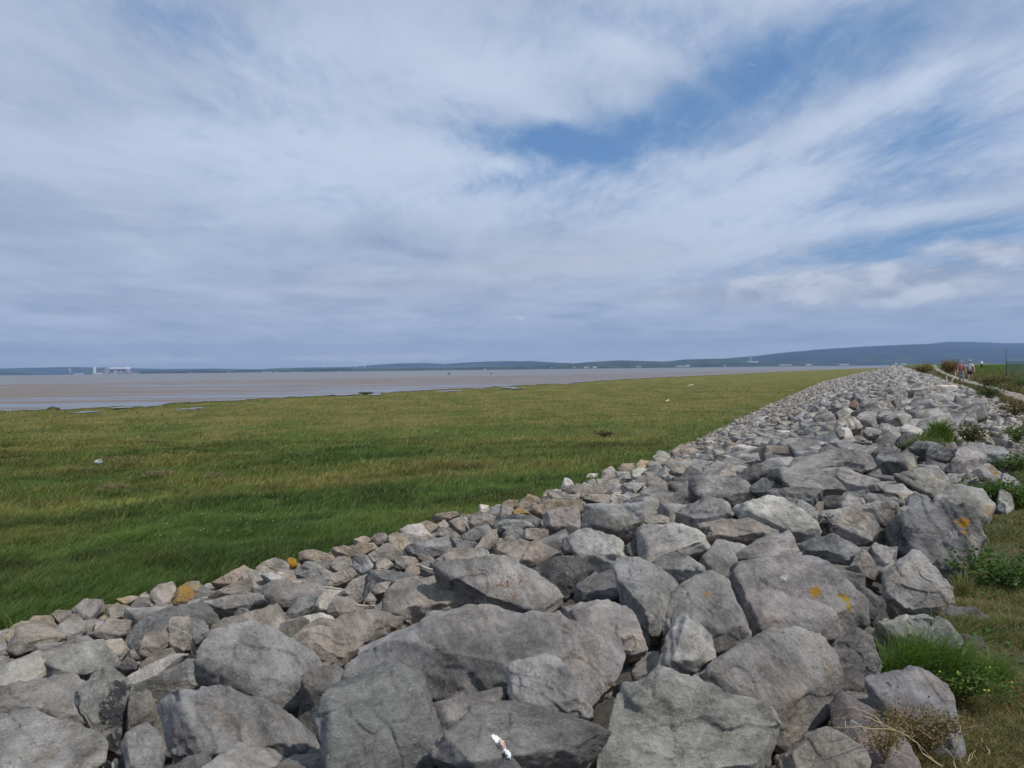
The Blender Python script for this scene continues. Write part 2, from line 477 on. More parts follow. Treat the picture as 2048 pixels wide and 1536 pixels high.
# distance based zone for colour
dzone = np.clip((Mv[:, :, 1] - 9) / 46, 0, 1) * .8 + .2 * zone
edgew = np.clip(1 - (shore[None, :, 1] - Mv[:, :, 1]) / np.clip(shore[None, :, 1] * .12, 5, 30), 0, 1)
zval = np.clip(dzone * .84, 0, .84) + .16 * edgew
zc = np.repeat(zval.reshape(-1, 1), 4, 1)
marsh = np_mesh('salt_marsh', Mv.reshape(-1, 3), [quads(*Mv.shape[:2])], marsh_mat(), attrs={'zone': zc})
tag(marsh, 'flat green salt marsh between the stone bank and the mud', 'marsh', kind='structure')
def marsh_z(x, y):
    return MARSH + .10 * fbm2(x * .5, y * .5, 4, 31) + .05 * fbm2(x * 2, y * 2, 3, 32) + .10 * fbm2(x * .16, y * .16, 3, 33) * np.clip(y / 40, 0, 1)

# small pools and bare mud left in the marsh near its edge
def pool(u, v, wx, wy, seed):
    c = on_z(u, v, MARSH); rgp = np.random.default_rng(seed); n = 40
    a = np.linspace(0, 2 * math.pi, n, endpoint=False); r = 1 + .35 * np.sin(a * 2 + rgp.uniform(0, 6)) * rgp.uniform(.3, 1) + .25 * np.sin(a * 5 + rgp.uniform(0, 6)) + rgp.normal(0, .06, n)
    x, y = np.cos(a) * r * wx, np.sin(a) * r * wy
    V = np.concatenate([[[0, 0, 0]], np.stack([x, y, np.zeros(n)], 1)]); z = float(np.atleast_1d(marsh_z(c[0], c[1]))[0]) + .09
    i = np.arange(n)
    o = np_mesh('pool', V, [np.stack([i * 0, i + 1, (i + 1) % n + 1], 1)], POOL, smooth=False, loc=(c[0], c[1], z)); return o
def pool_mat():
    t = NT('pool_mud'); n = t.noise(t.pos(), .8, 5, .6)
    return t.done(t.bsdf(t.mix(n, (.10, .085, .075), (.17, .145, .125)), .22, t.bump(n, .05, .2), .45))
POOL = pool_mat()
for k, (u, v, wx, wy, lab) in enumerate([(171, 826, .9, 1.2, 'silvery pool in the marsh closest to the picture edge'), (241, 818, .9, 1.3, 'narrow pale pool near the marsh lip'), (381, 819, 1.0, 1.6, 'small bright pool below the bulge of the marsh edge'),
      (900, 783, 1.6, 3.2, 'pale wet patch in the middle marsh margin'), (1023, 777, 1.6, 4.5, 'wet patch near the far marsh margin'), (690, 790.5, 2.2, 3.0, 'muddy pool beside the tidal inlet')]):
    tag(pool(u, v, wx, wy, 300 + k), lab, 'pool', kind='structure')

# mudflat and the open water
WATER_PX = [(-700, 776), (0, 768.5), (300, 763), (600, 757.5), (1024, 751), (1300, 745.5), (1500, 741), (1700, 737), (1790, 734.6)]
wu = np.array([u for u, v in WATER_PX], float); wp = np.array([on_z(u, v, MUD) for u, v in WATER_PX])
wl = np.stack([np.interp(cu, wu, wp[:, i]) for i in range(3)], 1)
_k = 1 + fbm2(wl[:, 0] * .012, wl[:, 1] * .012, 5, 41) * 40 / wl[:, 1]; wl[:, 0] *= _k; wl[:, 1] *= _k
inner = shore * (1 - 6 / shore[:, 1:2])
kz2 = np.linspace(0, 1, 60) ** 2
Wv = inner[None] * (1 - kz2)[:, None, None] + wl[None] * kz2[:, None, None]
Wv[:, :, 2] = MUD + .02 * fbm2(Wv[:, :, 0] * .2, Wv[:, :, 1] * .2, 4, 44)
Wv[-1, :, 2] = SEA - .2
mud = np_mesh('mudflat', Wv.reshape(-1, 3), [quads(*Wv.shape[:2])], mud_mat(), attrs={'zone': np.repeat(np.broadcast_to(kz2[:, None], Wv.shape[:2]).reshape(-1, 1), 4, 1)})
tag(mud, 'brown tidal mud streaked with wet channels', 'mudflat', kind='structure')
L = 16000
sea = np_mesh('water', [(-L, -200, SEA), (L, -200, SEA), (L, L, SEA), (-L, L, SEA)], [[(0, 1, 2, 3)]], sea_mat())
tag(sea, 'pale calm estuary water reaching to the far shore', 'water', kind='structure')

# ---- hills
def hill_mat(name, c1, c2, scale):
    t = NT(name); P = t.pos()
    Pm = t.mapping(P, (1, .35, 3))
    n = t.noise(Pm, scale, 6, .6, .3)
    vo = t.n('ShaderNodeTexVoronoi'); t.l(Pm, vo.inputs['Vector']); vo.inputs['Scale'].default_value = scale * 2.2
    fld = t.n('ShaderNodeSeparateColor'); t.l(vo.outputs['Color'], fld.inputs[0])
    c = t.mix(t.ramp(n, .35, .65), c1, c2)
    x = t.n('ShaderNodeSeparateXYZ'); t.l(P, x.inputs[0])
    low = t.ramp(x.outputs[2], 40, 150, 1, 0)
    c = t.mix(t.math('MULTIPLY', t.math('MULTIPLY', t.ramp(fld.outputs[0], .5, .6), low), .6), c, (.070, .095, .030))
    c = t.mix(t.math('MULTIPLY', t.ramp(t.noise(Pm, scale * 5, 4), .5, .6), .5), c, (.010, .016, .008))
    return t.done(t.bsdf(c, .95, None, .05))

def ridge(name, prof, Y0, Y1, mat, label, rough=1.0, rows=26, cols=260, seed=1):
    pu = np.array([p[0] for p in prof], float); pv = np.array([p[1] for p in prof], float)
    us = np.linspace(pu[0], pu[-1], cols); vs = np.interp(us, pu, pv)
    base = np.array([at_depth(u, 740, Y0) for u in us]); top = np.array([at_depth(u, v, Y1) for u, v in zip(us, vs)])
    G = []
    for k in np.linspace(0, 1, rows):
        p = base * (1 - k) + top * k
        h = np.maximum(top[:, 2] - SEA, 1)
        prof_k = k ** 1.25
        z = SEA + h * prof_k
        z = z + h * .16 * rough * fbm2(p[:, 0] / 900, p[:, 1] / 900, 5, seed) * math.sin(k * math.pi) ** .7
        if k == 1: z = z + h * .015 * fbm2(p[:, 0] / 160, p[:, 1] / 160, 3, seed + 5)
        p[:, 2] = z if k > 0 else SEA - 3; G.append(p)
    lastp = G[-1].copy(); lastp[:, 1] += (Y1 - Y0) * .5; lastp[:, 2] = SEA - 3; G.append(lastp)
    o = np_mesh(name, np.array(G).reshape(-1, 3), [quads(rows + 1, cols)], mat)
    return tag(o, label, 'hill', kind='structure')

hm_near = hill_mat('hill_pasture', (.030, .050, .018), (.012, .022, .012), .004)
hm_moor = hill_mat('hill_moor', (.022, .026, .026), (.008, .014, .014), .0016)
ridge('hills', [(1320, 730), (1350, 724), (1450, 717), (1520, 711), (1580, 704), (1650, 698), (1720, 693.5), (1790, 690), (1840, 688.5), (1880, 691), (1960, 694), (2048, 695), (2300, 699), (2700, 715), (2900, 733)],
      7500, 11500, hm_moor, 'long dark moorland hill rising behind the path', seed=3)
ridge('hills', [(1700, 712), (1800, 696), (1850, 688), (1900, 683.5), (1950, 684), (2000, 686), (2048, 686.5), (2300, 688), (2700, 705), (2900, 730)],
      11000, 13500, hm_moor, 'rounded higher moor behind the long dark hill', seed=4)
ridge('hills', [(560, 741), (640, 740), (800, 738), (1000, 733.5), (1090, 729), (1150, 726.5), (1190, 723.5), (1240, 720.5), (1290, 722), (1330, 723), (1370, 719), (1430, 717.5), (1480, 719), (1540, 722), (1620, 726), (1750, 730), (1850, 731)],
      6300, 8200, hm_near, 'low wooded pasture hills along the far shore', seed=5, rough=1.6)
ridge('hills', [(1440, 722), (1470, 717), (1510, 713), (1560, 708), (1640, 708), (1700, 715)], 11000, 13500, hm_moor, 'pale slope between the wooded shore and the long moor', seed=15)
ridge('hills', [(250, 745), (290, 742.5), (340, 741.5), (400, 740.5), (460, 741), (510, 739.5), (560, 739), (640, 737.8), (680, 735.5), (705, 737.5), (800, 737), (900, 736), (1000, 735), (1040, 735.5)],
      6800, 7400, hm_near, 'thin dark tree covered headland beyond the water', seed=6, rough=2.0)
ridge('hills', [(480, 741), (560, 736), (640, 734.5), (700, 734), (760, 729), (800, 727), (850, 726), (890, 728), (930, 725), (985, 722.5), (1025, 722), (1060, 725), (1110, 729), (1180, 730), (1260, 731)],
      12500, 14500, hm_moor, 'faint blue mountains beyond the middle of the bay', seed=7)
ridge('hills', [(930, 734), (980, 728), (1030, 723), (1060, 722), (1110, 725), (1180, 728), (1300, 730)], 11500, 12400, hm_moor, 'faint rounded hill over the far shore', seed=17)
ridge('hills', [(-500, 738), (-200, 736), (0, 737), (60, 735.5), (140, 734), (190, 735), (260, 736.5), (330, 738), (420, 737), (520, 738.5), (600, 741)], 13500, 15000, hm_moor, 'palest mountains behind the power station', seed=8)
ridge('hills', [(-600, 739), (-200, 741), (0, 743), (30, 744), (60, 746.5), (90, 749.5)], 8000, 9000, hm_moor, 'low dark promontory left of the white turbine', seed=9)
ridge('headland', [(90, 749.6), (120, 748.6), (170, 747.6), (230, 747.6), (300, 746.4), (360, 745.6)], 6900, 7100, hm_near, 'flat spit of land under the power station', seed=10, rows=8)
# ------------------------------------------------------------------ rocks
ICO = {}
for lv in (1, 2, 3, 4, 5, 6):
    bm = bmesh.new(); bmesh.ops.create_icosphere(bm, subdivisions=lv, radius=1.0)
    ICO[lv] = (np.array([v.co[:] for v in bm.verts]), np.array([[v.index for v in f.verts] for f in bm.faces]))
    ICO[lv] = (ICO[lv][0] / np.linalg.norm(ICO[lv][0], axis=1, keepdims=True), ICO[lv][1])
    bm.free()

def hull_planes(Q):
    bm = bmesh.new()
    for q in Q: bm.verts.new(q)
    bmesh.ops.convex_hull(bm, input=bm.verts)
    bm.normal_update()
    N, D = [], []
    for f in sorted(bm.faces, key=lambda f: -f.calc_area()):
        n = np.array(f.normal); d = float(n @ np.array(f.verts[0].co))
        if d < 0: n, d = -n, -d
        if d < .02 or f.calc_area() < 1e-5: continue
        if any((n @ m > .875 and abs(d - e) < .30) or n @ m > .975 for m, e in zip(N, D)): continue
        N.append(n); D.append(d)
    bm.free()
    return np.array(N), np.array(D)

def polytope(N, D, lv, p=110):
    Vd = ICO[lv][0]
    k = np.maximum(Vd @ N.T / D[None], 0)
    return Vd * ((k ** p).sum(1) ** (-1 / p))[:, None]

def vnormals(V, Fc):
    n = np.cross(V[Fc[:, 1]] - V[Fc[:, 0]], V[Fc[:, 2]] - V[Fc[:, 0]])
    out = np.zeros_like(V)
    for i in range(3): np.add.at(out, Fc[:, i], n)
    return out / (np.linalg.norm(out, axis=1, keepdims=True) + 1e-12)

def roughen(V, Fc, S, seed, amt=1.0, lv=5, furrow=False):
    """break up a clean polytope: swells, ridges, bedding steps, chipped fracture faces"""
    rg = np.random.default_rng(seed)
    o = rg.uniform(-50, 50, 3)
    P = V / S + o
    n = vnormals(V, Fc)
    d = .018 * fbm(P * 1.7, 3, seed)
    d = d + .016 * fbm(P * 3.6, 3, seed + 3)
    b = rg.normal(size=3); b /= np.linalg.norm(b)
    x = P @ b * 5.5 + .9 * fbm(P * 1.6, 2, seed + 5)
    saw = x - np.floor(x); saw = np.where(saw < .82, saw / .82, (1 - saw) / .18)
    m = np.clip(.5 + 1.5 * fbm(P * 1.1, 2, seed + 8), 0, 1)
    d = d + .020 * (saw - .5) * m
    if lv >= 3:
        # fracture facets: random cells, each pushed in or out by its own amount
        W = P * 2.1 + .40 * np.stack([vnoise(P * 4, seed + 11), vnoise(P * 4, seed + 12), vnoise(P * 4, seed + 13)], 1)
        ci = np.floor(W).astype(np.int64); best = np.full(len(P), 9.); second = best.copy(); val = np.zeros(len(P))
        for dx in (-1, 0, 1):
            for dy in (-1, 0, 1):
                for dz in (-1, 0, 1):
                    c = ci + (dx, dy, dz)
                    f = np.stack([_hash(c[:, 0], c[:, 1], c[:, 2], seed + 20 + k) for k in range(3)], 1) + c
                    r = np.linalg.norm(W - f, axis=1); h = _hash(c[:, 0], c[:, 1], c[:, 2], seed + 31)
                    nb = r < best
                    second = np.where(nb, best, np.minimum(second, r)); val = np.where(nb, h, val); best = np.where(nb, r, best)
        e = np.clip((second - best) / .06, 0, 1)
        d = d + .046 * (val - .5) * e - .010 * (1 - e) * (val > .6)
    if lv >= 5:
        W = P * 5.6 + .5 * np.stack([vnoise(P * 7, seed + 61), vnoise(P * 7, seed + 62), vnoise(P * 7, seed + 63)], 1)
        ci = np.floor(W).astype(np.int64); best = np.full(len(P), 9.); val = np.zeros(len(P))
        for dx in (-1, 0, 1):
            for dy in (-1, 0, 1):
                for dz in (-1, 0, 1):
                    c = ci + (dx, dy, dz)
                    f = np.stack([_hash(c[:, 0], c[:, 1], c[:, 2], seed + 70 + k) for k in range(3)], 1)
                    g_ = (W - c - f); r = np.linalg.norm(g_, axis=1); h = _hash(c[:, 0], c[:, 1], c[:, 2], seed + 81)
                    tilt_ = g_ @ b * (h - .5) * 1.6
                    nb = r < best; val = np.where(nb, (h - .5) * .8 + tilt_, val); best = np.where(nb, r, best)
        d = d + .020 * val * np.clip(.35 + 1.6 * fbm(P * 1.3, 2, seed + 90), 0, 1)
    if furrow: d = d - .065 * (1 - np.abs(np.sin(((V - V.mean(0)) @ CRT) / S * 15 + 2.2 * fbm(P * 2.5, 2, seed)))) ** 1.5
    if lv >= 4: d = d + .013 * fbm(P * 9, 3, seed + 40, .6)
    if lv >= 5: d = d + .0050 * fbm(P * 24, 3, seed + 50, .65)
    return V + n * (d * S * amt)[:, None]

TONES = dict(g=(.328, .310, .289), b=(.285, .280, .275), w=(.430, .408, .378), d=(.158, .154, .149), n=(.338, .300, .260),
             t=(.355, .295, .225), p=(.255, .228, .212), o=(.34, .235, .10), r=(.225, .135, .108), k=(.212, .207, .200), c=(.49, .45, .39))

ROCK = rock_material('limestone', True)
ROCK_RUBBLE = rock_material('limestone_rubble', False)

CROPS = dict(L=(0, 1000, 2.866), M=(600, 1000, 2.866), R=(1200, 1000, 2.415), A=(1000, 860, 4.096), B=(1480, 860, 3.606),
             C=(560, 980, 4.096), D=(1300, 730, 4.096), E=(1648, 780, 5.12), F=(1648, 1200, 4.571))
GROUP = 'rocks of the stone bank'
ROCKS = []      # (object, px centre, label)
OUTLINES = []

def traced(crop, tone, label, poly, cat='boulder', lift=.06, tilt=.75, thick=.55, bump=.17, stains=(), near=0.0, inset=None, furrow=False):
    ox, oy, sc = CROPS[crop]
    px = np.array([(ox + x / sc, oy + y / sc) for x, y in poly], float)
    seed = len(ROCKS) + 100
    rg = np.random.default_rng(seed)
    c2 = px.mean(0)
    # resting place: unproject the lower middle of the outline on to the bank
    lo = c2 * .5 + np.array([c2[0], px[:, 1].max()]) * .5
    C = hit_sheet(c2[0], min(c2[1] * .55 + lo[1] * .45, 1700), lift)
    if near: C = EYE + (C - EYE) * (1 - near)
    view = C - EYE; dist = np.linalg.norm(view); view /= dist
    n = -view + np.array([0, 0, tilt]); n /= np.linalg.norm(n); n = n + rg.normal(0, .21, 3); n /= np.linalg.norm(n)
    def onplane(u, v):
        d = ray(u, v); return EYE + d * (((C - EYE) @ n) / (d @ n))
    ring = np.array([onplane(u, v) for u, v in px])
    cc = ring.mean(0)
    ring = cc + (ring - cc) * 1.02
    S = math.sqrt(np.prod(np.sort(np.ptp(ring - cc @ np.eye(3), axis=0))[-2:])) + 1e-3
    S = float(np.mean(np.linalg.norm(ring - cc, axis=1))) * 2
    pts = [ring]
    f = inset if inset else rg.uniform(.74, .93)
    shift = (ring[rg.integers(len(ring))] - cc) * .12
    ins = cc + shift + (ring - cc) * (f * rg.uniform(.86, 1.10, len(ring)))[:, None] + n * (S * bump * rg.uniform(.62, 1.30, len(ring)))[:, None]
    pts.append(ins)
    back = cc + (ring - cc) * .78 + (view * .75 + np.array([0, 0, -.45])) * S * thick
    pts.append(back)
    P = np.concatenate(pts); c = P.mean(0)
    ev, A_ = np.linalg.eigh(np.cov((P - c).T))
    q = (P - c) @ A_
    mid = (q.max(0) + q.min(0)) / 2; e = np.ptp(q, axis=0) / 2 + 1e-4
    q = (q - mid) / e
    N, D = hull_planes(q)
    # a few broken corners
    for _ in range(5):
        w = rg.normal(size=3); w /= np.linalg.norm(w)
        N = np.vstack([N, w]); D = np.append(D, (q @ w).max() * rg.uniform(.77, .92))
    W = px.max(0) - px.min(0); size = math.sqrt(W[0] * W[1])
    lv = 6 if size > 120 else 5
    V = polytope(N, D, lv) * e + mid
    V = V @ A_.T
    V = roughen(V, ICO[lv][1], S, seed, 1.0, lv, furrow)
    V = V + c
    loc = np.array([c[0], c[1], V[:, 2].min()])
    o = np_mesh('boulder' if cat == 'boulder' else 'stone', V - loc, [ICO[lv][1]], ROCK, smooth=lv >= 5, loc=loc)
    s4 = np.zeros((len(V), 4))
    if stains:
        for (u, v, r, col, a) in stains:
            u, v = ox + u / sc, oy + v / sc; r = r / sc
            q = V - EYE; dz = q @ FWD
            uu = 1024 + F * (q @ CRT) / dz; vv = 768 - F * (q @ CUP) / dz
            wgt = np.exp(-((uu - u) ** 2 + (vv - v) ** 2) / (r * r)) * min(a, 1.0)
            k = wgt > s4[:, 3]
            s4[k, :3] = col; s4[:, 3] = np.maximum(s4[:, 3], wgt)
    at = o.data.attributes.new('stain', 'FLOAT_COLOR', 'POINT'); at.data.foreach_set('color', s4.astype(np.float32).ravel())
    tv = np.array(TONES[tone]) * rg.uniform(.84, 1.12) * (1 + rg.uniform(-.02, .02, 3))
    o.color = (*tv, 1)
    tag(o, label, cat, GROUP)
    ROCKS.append((o, c2, label)); OUTLINES.append(px)
    return o
ORANGE, YELL, RUST, WHITE, OCHRE, SHADE_AND_SPECK = (.40, .205, .02), (.40, .28, .035), (.20, .105, .055), (.72, .71, .69), (.36, .22, .06), (.06, .062, .066)  # last colour paints shade on dark rock faces, plus one speck
T = traced
# --- lower corner on the marsh side
T('L','w','pale flat-topped slab filling the bottom corner below the marsh', [(-150,1290),(20,1240),(300,1232),(560,1335),(580,1410),(500,1560),(300,1700),(-150,1700)], inset=.8, bump=.12)
T('L','g','boulder with pale top and dark overhanging side next to the corner slab', [(440,1060),(610,955),(700,1000),(755,1085),(745,1250),(690,1470),(610,1440),(550,1290),(460,1200),(430,1130)], near=.02, stains=[(665,1230,130,SHADE_AND_SPECK,1.0),(690,1090,80,SHADE_AND_SPECK,1.0),(650,1400,90,SHADE_AND_SPECK,1.0)])  # shade painted on the overhanging side
T('L','g','long low slab lying behind the pale corner slab', [(-60,1120),(230,1100),(430,1045),(560,1150),(560,1290),(330,1250),(150,1225),(-60,1260)])
T('L','w','sharp pale ridge-backed boulder above the dark overhanging one', [(265,900),(400,830),(560,805),(640,900),(715,990),(600,1000),(430,1050),(340,1045),(270,980)])
T('L','w','smooth pale hump at the picture edge below the knobbly end stone', [(-80,970),(80,930),(225,862),(268,930),(300,1050),(200,1105),(-80,1140)])
T('L','n','knobbly end stone with warty top at the picture edge', [(20,850),(100,745),(240,720),(300,745),(370,790),(340,830),(230,855),(90,890)])
T('L','g','upright grey stone leaning on the knobbly end stone', [(295,745),(420,655),(490,690),(505,760),(400,810),(340,795)])
T('L','n','mottled round stone in front of the split grey stone', [(500,770),(620,680),(755,695),(740,790),(640,795),(560,788)])
T('L','n','lumpy stone wedged below the mottled round stone', [(590,800),(700,790),(742,860),(690,925),(630,925),(590,860)], 'stone')
T('L','g','split grey stone with a black gap beneath it by the grass', [(420,625),(490,568),(590,580),(608,620),(510,715),(500,705),(430,650)])
T('L','n','small brown stone half hidden behind the split grey stone', [(295,655),(340,632),(420,635),(440,660),(340,708)], 'stone')
T('L','t','brown low stone against the grass above the knobbly end stone', [(130,710),(200,665),(290,665),(330,722),(290,742),(240,720)], 'stone')
T('L','t','tan stone at the picture edge where the grass starts', [(30,800),(60,745),(130,712),(240,722),(150,770),(60,830)], 'stone')
T('L','n','smooth taupe stone beneath the yellowish flat one', [(610,625),(660,585),(720,610),(705,672),(620,695)], 'stone')
T('L','t','yellowish flat stone at the grass edge', [(660,565),(760,548),(805,555),(720,605)], 'stone', stains=[(700,575,40,(.42,.33,.17),.9)])
T('L','g','pointed grey stone between the yellowish stone and the ochre one', [(705,660),(800,550),(872,592),(835,645),(790,700)])
T('L','n','brown-topped stone touching the ochre-stained boulder', [(865,550),(900,510),(1000,478),(1015,520),(985,615),(930,630),(885,590)])
T('L','k','boulder with a wide ochre stain and dark wet underside at the grass edge', [(985,610),(1010,510),(1110,452),(1180,510),(1202,550),(1190,578),(1110,605)], stains=[(1060,520,75,OCHRE,1.0),(1010,570,50,OCHRE,.9),(1120,490,50,(.40,.30,.14),.7)])
T('L','k','long dark slab lying flat under the upright block', [(705,805),(800,690),(920,635),(1180,595),(1245,660),(1230,712),(1000,705),(950,765),(860,770),(780,860)])
T('L','g','layered slab resting across the end of the long dark slab', [(1180,580),(1300,558),(1560,550),(1590,590),(1450,638),(1330,635),(1220,605)], bump=.12)
T('L','n','rough triangular stone leaning against the upright block', [(790,855),(850,760),(960,742),(978,830),(860,895),(800,885)])
T('L','n','upright square block with a flat face standing on end', [(960,675),(1080,668),(1120,700),(1105,850),(1040,872),(985,855)], inset=.85)
T('L','k','dark stone wedged beside the upright square block', [(1110,700),(1180,690),(1205,760),(1115,835)], 'stone', near=.012, lift=.16)
T('L','c','small cream stone at the foot of the upright square block', [(1095,835),(1128,783),(1182,820),(1150,872),(1105,872)], 'stone', near=.015)
T('L','n','angular taupe stone below the triangular one', [(800,945),(880,870),(990,845),(1012,882),(880,965),(830,985)])
T('L','k','small dark lump in the hollow below the lumpy stone', [(665,965),(735,895),(800,945),(790,985),(720,995)], 'stone')
T('L','n','small pebble-like stone above the small dark lump', [(735,870),(772,858),(802,910),(745,915)], 'stone')
T('L','t','buff wedge at the grass edge right behind the layered slab', [(1220,492),(1370,390),(1440,410),(1545,462),(1470,492),(1380,465),(1290,505)])
T('L','n','taupe block set just below the buff wedge', [(1195,552),(1300,500),(1430,460),(1452,522),(1420,552),(1280,558)])
T('L','n','rounded grey-brown stone two steps from the small orange block', [(1465,402),(1540,340),(1600,345),(1650,390),(1640,442),(1590,435),(1500,425)])
T('L','w','pale wedge below the rounded grey-brown stone', [(1490,430),(1560,405),(1640,462),(1560,475)], 'stone')
T('L','n','broad rough boulder with pale crust below the layered slab', [(1170,765),(1300,700),(1420,735),(1620,635),(1662,742),(1660,822),(1460,765),(1230,825)], near=-.02)
T('L','g','small angular stone under the overhang of the layered slab', [(1270,735),(1410,668),(1465,700),(1420,742)], 'stone', near=.012, lift=.16)
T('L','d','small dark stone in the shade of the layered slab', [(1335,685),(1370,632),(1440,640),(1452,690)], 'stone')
T('L','n','taupe flat stone at the tip of the layered slab', [(1460,650),(1590,598),(1645,680),(1620,745),(1500,700)])
T('L','b','big blue-grey boulder with a step-like ledge near the bottom', [(1165,930),(1210,830),(1290,780),(1460,758),(1660,820),(1890,1000),(1905,1090),(1850,1155),(1815,1205),(1700,1225),(1480,1195),(1230,1065),(1170,1045)])
T('L','b','broad scored slab at the bottom in front of the stepped blue-grey boulder', [(920,1210),(960,1150),(1100,1112),(1230,1110),(1480,1190),(1700,1230),(1812,1310),(1855,1450),(1830,1560),(1300,1640),(1000,1560),(970,1400)])
T('L','b','bluish sloping slab against the side of the stepped boulder', [(740,1085),(900,1000),(1090,900),(1165,890),(1182,1060),(1090,1122),(920,1175),(830,1105)])
T('L','w','pale smooth slab reaching up toward the cream stone', [(715,1012),(900,980),(1010,870),(1090,880),(900,1045),(760,1085)])
T('L','n','brown stone sunk between the overhanging boulder and the scored slab', [(730,1110),(860,1085),(905,1205),(870,1305),(740,1345),(715,1340)])
T('L','g','plain grey boulder at the bottom under the sunk brown stone', [(700,1400),(820,1310),(900,1300),(955,1420),(920,1580),(730,1580)], near=.012, lift=.16)
T('L','c','tiny whitish chip in the bottom crevice', [(638,1510),(660,1485),(684,1495),(676,1540),(640,1545)], 'stone', near=.08)
T('L','n','wide taupe slab behind the stepped blue-grey boulder', [(1660,850),(1750,720),(1900,680),(2010,760),(2000,900),(1890,1000),(1680,885)])
# --- along the middle of the grass edge
T('C','o','small bright orange lichen-covered block at the grass edge', [(62,565),(130,560),(143,612),(100,632),(66,615)], 'stone', stains=[(100,595,70,ORANGE,1.2)])
T('C','t','tan sunlit stone just beyond the small orange block', [(150,512),(270,480),(440,545),(452,582),(370,640),(320,585),(155,585)])
T('C','g','grey boulder with a dark hollow underside near the orange block', [(115,645),(200,575),(320,590),(470,690),(400,795),(290,745),(130,705)])
T('C','t','brown wedge at the grass edge beside the tan sunlit stone', [(400,480),(520,455),(592,470),(550,555),(460,545)])
T('C','n','pointed stone with a slanting side below the brown wedge', [(390,665),(480,542),(590,570),(607,642),(480,697)])
T('C','t','flat tan stone nearest the grass past the brown wedge', [(600,412),(690,385),(780,430),(772,465),(650,435)], 'stone')
T('C','t','bulky tan boulder with pale crown under the flat tan stone', [(545,545),(640,428),(740,440),(785,492),(700,515),(600,565)])
T('C','n','round brown stone at the grass edge behind the bulky tan boulder', [(740,388),(810,355),(870,370),(885,408),(800,455)], 'stone')
T('C','b','smooth bluish-grey egg-shaped stone', [(592,572),(640,510),(710,530),(767,612),(742,665),(682,695),(610,645)])
T('C','n','gritty long boulder beside the egg-shaped stone', [(715,532),(870,438),(960,460),(1042,540),(1045,565),(920,585),(780,615)])
T('C','t','rough tan stone with a notched crest by the grass', [(865,385),(960,338),(1040,400),(1065,475),(980,505),(900,445)])
T('C','w','cream cleft boulder standing at the grass edge', [(978,322),(1050,280),(1180,288),(1265,392),(1200,425),(1100,425),(1050,412),(1008,362)])
T('C','t','buff stone leaning over the cream cleft boulder', [(1100,292),(1200,250),(1302,290),(1292,345),(1240,365)])
T('C','t','long buff bar at the grass edge past the cream cleft boulder', [(1218,207),(1430,178),(1468,217),(1400,265),(1290,255)], near=.012, lift=.16)
T('C','n','square tan stone under the long buff bar', [(1288,282),(1350,243),(1402,292),(1330,335)], 'stone')
T('C','n','tilted tan plank-shaped stone below the long buff bar', [(1375,262),(1470,213),(1548,342),(1490,365),(1440,325)])
T('C','n','broad taupe stone in front of the tilted plank-shaped one', [(1258,392),(1300,328),(1400,308),(1482,392),(1470,425),(1360,385)])
T('C','n','large plain boulder at the grass edge with a flat top', [(1535,222),(1640,178),(1762,220),(1742,295),(1600,335),(1550,305)])
T('C','c','small white-topped stone peeping over the grass edge', [(1628,130),(1710,143),(1722,192),(1640,185)], 'stone')
T('C','k','grey slab with a black undercut below the large plain boulder', [(1487,372),(1600,308),(1700,288),(1772,342),(1680,385),(1610,425),(1487,420)])
T('C','b','long grey bar-shaped boulder in the middle of the small stones', [(1035,485),(1140,448),(1400,398),(1412,472),(1370,515),(1250,545),(1120,525)])
T('C','k','dark low slab next to the long bar-shaped boulder', [(1392,402),(1480,418),(1625,430),(1592,485),(1480,495),(1408,462)])
T('C','b','thin bluish ledge stone above the undercut slab', [(1738,292),(1850,253),(2060,255),(2050,305),(1850,325),(1780,350)])
T('C','k','dark cubical stone under the thin bluish ledge', [(1815,375),(1900,308),(1982,320),(2004,362),(1960,415),(1850,435)])
T('C','n','sloping taupe stone beside the dark cubical one', [(1587,485),(1680,358),(1772,345),(1795,425),(1700,495)])
T('C','n','rough warm stone with a knotted face near the undercut slab', [(1745,465),(1900,402),(2000,450),(1900,565),(1790,595)])
T('C','n','large sloping boulder above the driftwood twig', [(1275,572),(1400,478),(1612,500),(1602,595),(1500,580),(1400,645),(1340,665)])
T('C','w','pale upright stone beside the large sloping boulder', [(1605,565),(1650,493),(1712,508),(1745,592),(1645,630)], 'stone')
T('C','n','low rounded stone in front of the large sloping boulder', [(1365,665),(1440,580),(1570,578),(1645,622),(1520,655)])
T('C','n','rounded taupe stone close by the driftwood twig', [(925,595),(1000,558),(1132,573),(1100,645),(1000,665),(938,645)])
T('C','n','small peaked stone with the driftwood twig on its shoulder', [(1005,685),(1060,598),(1132,620),(1164,685),(1090,705)], 'stone')
T('C','t','greenish-brown chunk beside the dark cave-like stone', [(1125,565),(1150,518),(1252,560),(1294,602),(1200,625)], 'stone')
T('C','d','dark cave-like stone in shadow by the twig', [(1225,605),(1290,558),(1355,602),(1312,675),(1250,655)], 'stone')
T('C','n','smooth stone below the gritty long boulder', [(775,625),(880,568),(932,610),(870,655),(800,655)], 'stone')
T('C','t','sandy blocky stone with a greenish tinge', [(735,685),(800,638),(932,690),(915,750),(800,755),(748,725)])
T('C','n','wedge in front of the grey boulder with the dark hollow', [(395,795),(430,718),(592,648),(642,692),(560,745),(440,795)])
T('C','n','large brownish boulder in the midst of the small stones', [(475,875),(560,748),(742,678),(785,785),(690,885),(600,875)])
T('C','n','squat stone beside the large brownish boulder', [(718,845),(800,768),(912,740),(870,845),(770,865)])
T('C','n','long taupe slab beside the bluish tongue of rock', [(855,845),(960,738),(1122,698),(1165,752),(1060,835),(950,875)])
